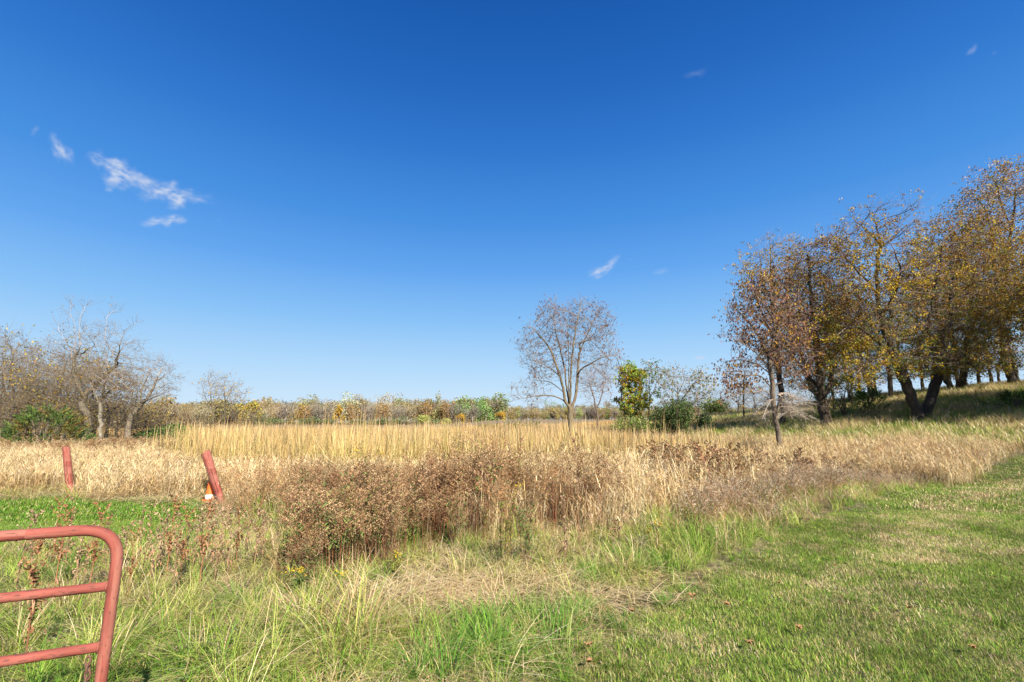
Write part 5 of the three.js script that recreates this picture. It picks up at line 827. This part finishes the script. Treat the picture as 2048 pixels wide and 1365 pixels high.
function woodPost(name, foot3, top3, r0, r1, seed, label) {
  const t = thing(name, foot3, 0, label, 'post', undefined), v = V().subVectors(top3, foot3), len = v.length() + 0.25, g = new THREE.CylinderGeometry(r1, r0, len, 20, 14, true), r = rng(seed), p = g.attributes.position;
  for (let i = 0; i < p.count; i++) { const a = Math.atan2(p.getZ(i), p.getX(i)), k = 1 + 0.05 * Math.sin(a * 2 + seed) + 0.03 * Math.sin(a * 5 + p.getY(i) * 3) + 0.06 * (noise(p.getY(i) * 3 + seed, Math.cos(a) + 2) - 0.5); p.setX(i, p.getX(i) * k); p.setZ(i, p.getZ(i) * k); if (p.getY(i) > len / 2 - 0.01) p.setY(i, p.getY(i) + 0.02 * Math.cos(a + seed)); }
  g.computeVertexNormals(); const u = g.attributes.uv; for (let i = 0; i < u.count; i++) u.setXY(i, u.getX(i), u.getY(i) * len);
  const cap = new MB(), c0 = cap.vert(0, len / 2 + 0.004, 0, 0, 1, 0, [0.32, 0.24, 0.18]);
  for (let i = 0; i <= 20; i++) { const q = [p.getX(i), p.getY(i), p.getZ(i)]; cap.vert(q[0], q[1], q[2], 0, 1, 0, jit([0.42, 0.33, 0.27], r, 0.3)); if (i) cap.i.push(c0, c0 + i + 1, c0 + i); }
  const q = new THREE.Quaternion().setFromUnitVectors(V(0, 1, 0), v.clone().normalize());
  for (const [n, geo, mat] of [['shaft', g, redWood], ['cut_end', cap.geo(), cutWood]]) { geo.applyQuaternion(q); geo.translate(v.x / 2 - v.x / v.length() * 0.125, v.y / 2 - 0.125, v.z / 2); part(n, geo, mat, t); }
  return t;
}
{
  const f1 = foot(141, 986, 10.7), f2 = foot(445, 1006, 9.5);
  const a1 = at(131, 893, 10.75), a2 = at(410, 904, 9.6);
  woodPost('red_post', f1, a1, 0.07, 0.064, 3, 'slim red wooden post, nearly upright, at the far edge of the green strip');
  woodPost('red_post', f2, a2, 0.056, 0.085, 7, 'thick red wooden post leaning left, with an orange marker behind it');
  // the orange and white marker behind the leaning post
  const base = foot(420, 990, 9.75), t = thing('marker_cone', base, 0.4, 'faded orange plastic cone with a white foot band behind the leaning red post', 'cone'); t.scale.set(0.95, 1.4, 0.95);
  const orange = new THREE.MeshStandardMaterial({ color: new THREE.Color().setRGB(0.85, 0.14, 0.02), roughness: 0.5 }), white = new THREE.MeshStandardMaterial({ color: 0xe6e2d8, roughness: 0.6 }), grey = new THREE.MeshStandardMaterial({ color: 0x6d7488, roughness: 0.7 });
  const lathe = (pts) => new THREE.LatheGeometry(pts.map(([x, y]) => new THREE.Vector2(x, y)), 28);
  part('cone_body', lathe([[0.084, 0.1], [0.078, 0.115], [0.054, 0.28], [0.036, 0.4], [0.026, 0.45], [0.018, 0.455]]), orange, t);
  part('white_band', lathe([[0.095, 0.04], [0.094, 0.048], [0.085, 0.099]]), white, t);
  part('grey_stripe', lathe([[0.0915, 0.066], [0.0905, 0.072]]), grey, t);
  const f = new THREE.BoxGeometry(0.24, 0.035, 0.24, 1, 1, 1); f.translate(0, 0.022, 0); part('cone_foot', f, orange, t);
}

// ---------------------------------------------------------------- single plants that stand out
function plant(name, p, label, category, pieces, group) { const t = thing(name, p, 0, label, category, group); for (const [n, m, mat] of pieces) part(n, m.geo(), mat, t); return t; }
function driedStalk(seed, H, rustK) {
  const r = rng(seed), stem = new MB(), fluff = new MB(), c = jit(rustK ? [0.24, 0.11, 0.055] : [0.24, 0.15, 0.09], r, 0.2), pts = [], lean = (r() - 0.5) * 0.3, az = r() * 6.28;
  for (let k = 0; k <= 5; k++) pts.push(V(Math.cos(az) * lean * H * (k / 5) ** 2 + (r() - 0.5) * 0.012, H * k / 5, Math.sin(az) * lean * H * (k / 5) ** 2 + (r() - 0.5) * 0.012));
  stem.tube(pts, [0.0055, 0.005, 0.0045, 0.0035, 0.0026, 0.001], 5, c);
  for (let k = 0; k < 11; k++) {
    const f = (0.3 + 0.7 * r()) * 5, i = Math.min(4, Math.floor(f)), p = V().lerpVectors(pts[i], pts[i + 1], f - i), a = r() * 6.28, l = 0.05 + r() * 0.13, e = p.clone().add(V(Math.cos(a) * l * 0.55, l * (rustK ? 1.0 : 0.7), Math.sin(a) * l * 0.55));
    stem.tube([p, e], [0.002, 0.0008], 3, c);
    for (let j = 0; j < (rustK ? 22 : 13); j++) { const q = V().lerpVectors(p, e, r() * 1.1), d = V(r() - 0.5, r() - 0.3, r() - 0.5).normalize(), s = V(r() - 0.5, r() - 0.5, r() - 0.5).cross(d).normalize(); fluff.leaf(q, d, s, 0.014 + r() * 0.016, 0.012 + r() * 0.01, jit(rustK ? [0.27, 0.13, 0.065] : [0.32, 0.21, 0.13], r, 0.35), 0.35); }
  }
  for (let k = 0; k < 9; k++) { const t = 0.1 + r() * 0.6, p = V().lerpVectors(pts[0], pts[5], t); fluff.blade(p.x, p.y, p.z, r() * 6.28, 0.08 + r() * 0.08, 0.018, 1.3 + r() * 0.6, 1.6, jit([0.26, 0.14, 0.07], r), jit([0.3, 0.18, 0.1], r), 3, (r() - 0.5) * 2); }
  return [['stem', stem, M.weed], ['withered_leaves', fluff, M.weed]];
}
{
  const kinds = [[901, 0.85, false], [902, 0.72, false], [903, 0.65, false], [904, 0.8, true]], r = rng(55), made = [];
  const group = 'dried brown weed stalks in front of the green strip', lab = 'dried brown weed stalk standing in the patch between the gate and the green strip';
  const spots = [[38, 4.7], [60, 5.1], [86, 5.3], [112, 4.9], [128, 5.4], [150, 4.6], [168, 5.2], [182, 4.8], [204, 5.5], [222, 5.0], [245, 5.4], [262, 4.7], [284, 5.2], [300, 4.9], [318, 5.6], [333, 5.1], [350, 4.7], [368, 5.3], [384, 5.6], [402, 5.0], [420, 5.4], [438, 5.9], [455, 5.2], [470, 5.6], [488, 6.0], [505, 5.4], [520, 5.8], [100, 5.8], [272, 6.0], [340, 6.2], [410, 6.3], [360, 5.0], [395, 5.9], [430, 5.0], [312, 5.3]];
  spots.forEach(([px, D], i) => {
    const p = foot(px, 1150, D, -0.02), k = i % 4, s = 0.72 + r() * 0.42;
    if (!made[k]) { made[k] = plant('dried_weed', p, lab, 'weed', driedStalk(...kinds[k]), group); made[k].scale.setScalar(s); made[k].rotation.y = r() * 6.28; } else copy(made[k], p, r() * 6.28, s, lab, group);
  });
  plant('dock_plant', foot(68, 1200, 3.3), 'rusty dock stalk with dark red-brown curled leaves seen between the top two gate rails', 'weed', driedStalk(911, 0.8, true));
  plant('dark_stalk', foot(1160, 1120, 5.7), 'tallest thin dark stalk, standing apart right of the brown thicket', 'weed', driedStalk(912, 1.35, false));
  plant('dark_stalk', foot(1130, 1150, 5.1), 'thin dark broken stalk left of the tallest one', 'weed', driedStalk(913, 0.85, false));
  const ld = plant('dark_stalk', foot(1218, 1090, 6.2), 'leaning dark stalk with withered leaves right of the tallest thin stalk', 'weed', driedStalk(914, 0.62, false)); ld.rotation.z = -0.45;
}
function goldenrodPlant(seed, H, stems, flower, leafPal) {
  const r = rng(seed), stem = new MB(), leaf = new MB(), bloom = new MB();
  for (let k = 0; k < stems; k++) {
    const x = (r() - 0.5) * 0.12, z = (r() - 0.5) * 0.12, h = H * (0.75 + r() * 0.3), a = r() * 6.28, top = V(x + Math.cos(a) * h * 0.16, h, z + Math.sin(a) * h * 0.16), b = V(x, 0, z), m = V(x * 1.2, h * 0.5, z * 1.2);
    stem.tube([b, m, top], [0.0045, 0.004, 0.002], 4, [0.17, 0.1, 0.05]);
    for (let j = 0; j < 30; j++) { const t = 0.2 + 0.78 * r(), p = V().lerpVectors(t < 0.5 ? b : m, t < 0.5 ? m : top, (t * 2) % 1), c = jit(pick(leafPal, r), r, 0.3); leaf.blade(p.x, p.y, p.z, r() * 6.28, 0.06 + r() * 0.07, 0.013 + r() * 0.006, 0.7 + r() * 0.7, 0.5 + r() * 0.8, c, c, 3, (r() - 0.5)); }
    if (flower > r()) for (let j = 0; j < 8; j++) { const f = r() * 6.28, l = 0.03 + r() * 0.05, e = top.clone().add(V(Math.cos(f) * l, (r() - 0.3) * 0.07, Math.sin(f) * l)); stem.tube([top.clone().add(V(0, -0.04, 0)), e], [0.0014, 0.0008], 3, [0.2, 0.2, 0.06]); for (let q = 0; q < 9; q++) { const p = V().lerpVectors(top, e, 0.3 + r() * 0.8), d = V(r() - 0.5, r() * 0.7, r() - 0.5).normalize(), s = V(r() - 0.5, r() - 0.5, r() - 0.5).cross(d).normalize(); bloom.leaf(p, d, s, 0.009, 0.008, jit([0.62, 0.42, 0.03], r, 0.2), 0.3); } }
  }
  return [['stems', stem, M.weed], ['leaves', leaf, M.leaf], ...(bloom.count ? [['flower_heads', bloom, M.weed]] : [])];
}
const RODLEAF = [[0.14, 0.21, 0.05], [0.2, 0.26, 0.06], [0.1, 0.16, 0.04]], YELLOWING = [[0.36, 0.34, 0.06], [0.26, 0.29, 0.06], [0.17, 0.22, 0.05]];
plant('goldenrod', foot(592, 1185, 4.75), 'small goldenrod with bright yellow flower heads at left of the straw patch', 'wildflower', goldenrodPlant(921, 0.24, 3, 1, RODLEAF));
plant('goldenrod', foot(678, 1180, 4.8), 'little goldenrod with one yellow head below the brown thicket', 'wildflower', goldenrodPlant(922, 0.18, 1, 1, YELLOWING));
plant('goldenrod', foot(790, 1150, 5.1), 'goldenrod with pale yellowing leaves at the foot of the brown thicket', 'wildflower', goldenrodPlant(923, 0.28, 3, 0.5, YELLOWING));
plant('goldenrod', foot(1012, 1130, 5.45), 'tall goldenrod with yellow-green leaves and a yellow tip at the thicket front', 'wildflower', goldenrodPlant(924, 0.92, 4, 0.5, YELLOWING));
plant('goldenrod', foot(1050, 1120, 5.6), 'bushy dark green goldenrod right beside the yellow-green one', 'wildflower', goldenrodPlant(925, 0.66, 6, 0, RODLEAF));
plant('goldenrod', foot(728, 970, 7.6), 'tall green goldenrod with a yellow tip rising over the brown thicket', 'wildflower', goldenrodPlant(926, 1.28, 4, 0.6, RODLEAF));
plant('goldenrod', foot(1310, 1100, 6.0), 'goldenrod with scattered yellow blooms in the grass below the tan grass', 'wildflower', goldenrodPlant(927, 0.4, 3, 0.8, YELLOWING));
plant('goldenrod', foot(655, 1100, 5.9), 'leafy green goldenrod at the left front of the brown thicket', 'wildflower', goldenrodPlant(928, 1.0, 6, 0, RODLEAF));
plant('feathery_herb', foot(345, 1345, 3.15), 'bright green feathery herb at the bottom edge near the gate', 'herb', (() => { const m = new MB(), r = rng(931); for (let k = 0; k < 12; k++) { const a = r() * 6.28, l = 0.16 + r() * 0.1; m.blade(0, 0, 0, a, l, 0.004, 0.7, 0.8, [0.16, 0.28, 0.06], [0.2, 0.34, 0.08], 3); for (let j = 0; j < 12; j++) { const t = 0.25 + j / 16, ti = 0.7 + 0.4 * t, p = V(Math.cos(a) * Math.sin(ti) * l * t, Math.cos(ti) * l * t + 0.01, Math.sin(a) * Math.sin(ti) * l * t), sd = j % 2 ? 1 : -1, d = V(Math.cos(a + sd * 0.9), 0.15, Math.sin(a + sd * 0.9)).normalize(); m.leaf(p, d, V(0, 1, 0).cross(d).normalize(), 0.045 * (1.1 - t), 0.016, jit([0.19, 0.33, 0.08], r, 0.2), 0.1); } } return [['fronds', m, M.leaf]]; })());
// ---------------------------------------------------------------- fallen leaves on the mown grass
{
  const r = rng(66), make = (seed) => { const m = new MB(), q = rng(seed), n = 7, c0 = jit([0.36, 0.2, 0.095], q, 0.2); const c = m.vert(0, 0.012, 0, 0, 1, 0, c0); for (let k = 0; k <= n * 2; k++) { const a = k / (n * 2) * 6.283, l = (k % 2 ? 0.016 : 0.034) * (0.8 + q() * 0.5); m.vert(Math.cos(a) * l, 0.02 + q() * 0.022, Math.sin(a) * l, 0, 1, 0, jit(c0, q, 0.25)); if (k) m.i.push(c, c + k + 1, c + k); } return m; };
  const g = 'fallen leaves on the mown track', lab = 'single curled brown fallen leaf lying on the mown grass';
  let first; const stalk = () => { const s = new MB(); s.tube([V(0, 0.012, 0), V(0.03, 0.018, 0.01), V(0.06, 0.03, 0.012)], [0.0016, 0.0013, 0.001], 4, [0.25, 0.1, 0.05]); return s; };
  [[1502, 1306], [1950, 1315], [1178, 1315], [1385, 1210], [1494, 1062], [1940, 1068], [1672, 1145], [1180, 1346], [1265, 1240], [1820, 1230], [1600, 1275], [1720, 1062], [1455, 1225], [1560, 1180]].forEach(([px, py], i) => {
    const [x, y, f] = ray(px, py), D = EYE / (-y / f), p = V(x / f * D, 0, -D); p.y = height(p.x, D) + 0.045;
    if (!first) { first = plant('fallen_leaf', p, lab, 'leaf', [['blade', make(3), M.weed], ['stalk', stalk(), M.weed]], g); first.rotation.y = 1; } else copy(first, p, r() * 6.28, i < 4 ? 1.0 + r() * 0.4 : 0.7 + r() * 0.4, lab, g);
  });
}

// ---------------------------------------------------------------- alike trees: each is told apart by its place in its row
{
  const words = ['first', 'second', 'third', 'fourth', 'fifth', 'sixth', 'seventh', 'eighth', 'ninth', 'tenth', 'eleventh', 'twelfth', 'thirteenth', 'fourteenth', 'fifteenth', 'sixteenth', 'seventeenth', 'eighteenth', 'nineteenth', 'twentieth', 'twenty-first', 'twenty-second', 'twenty-third', 'twenty-fourth', 'twenty-fifth', 'twenty-sixth', 'twenty-seventh', 'twenty-eighth'];
  const rows = new Map();
  for (const o of scene.children) if (o.userData.group && o.userData.category !== 'weed' && o.userData.category !== 'leaf') { if (!rows.has(o.userData.group)) rows.set(o.userData.group, []); rows.get(o.userData.group).push(o); }
  for (const list of rows.values()) if (list.length > 1) list.sort((a, b) => a.position.x / -a.position.z - b.position.x / -b.position.z).forEach((o, i) => { o.userData.label = words[i] + ' from left: ' + o.userData.label; });
}
renderer.shadowMap.type = THREE.PCFSoftShadowMap;
renderer.render(scene, camera);
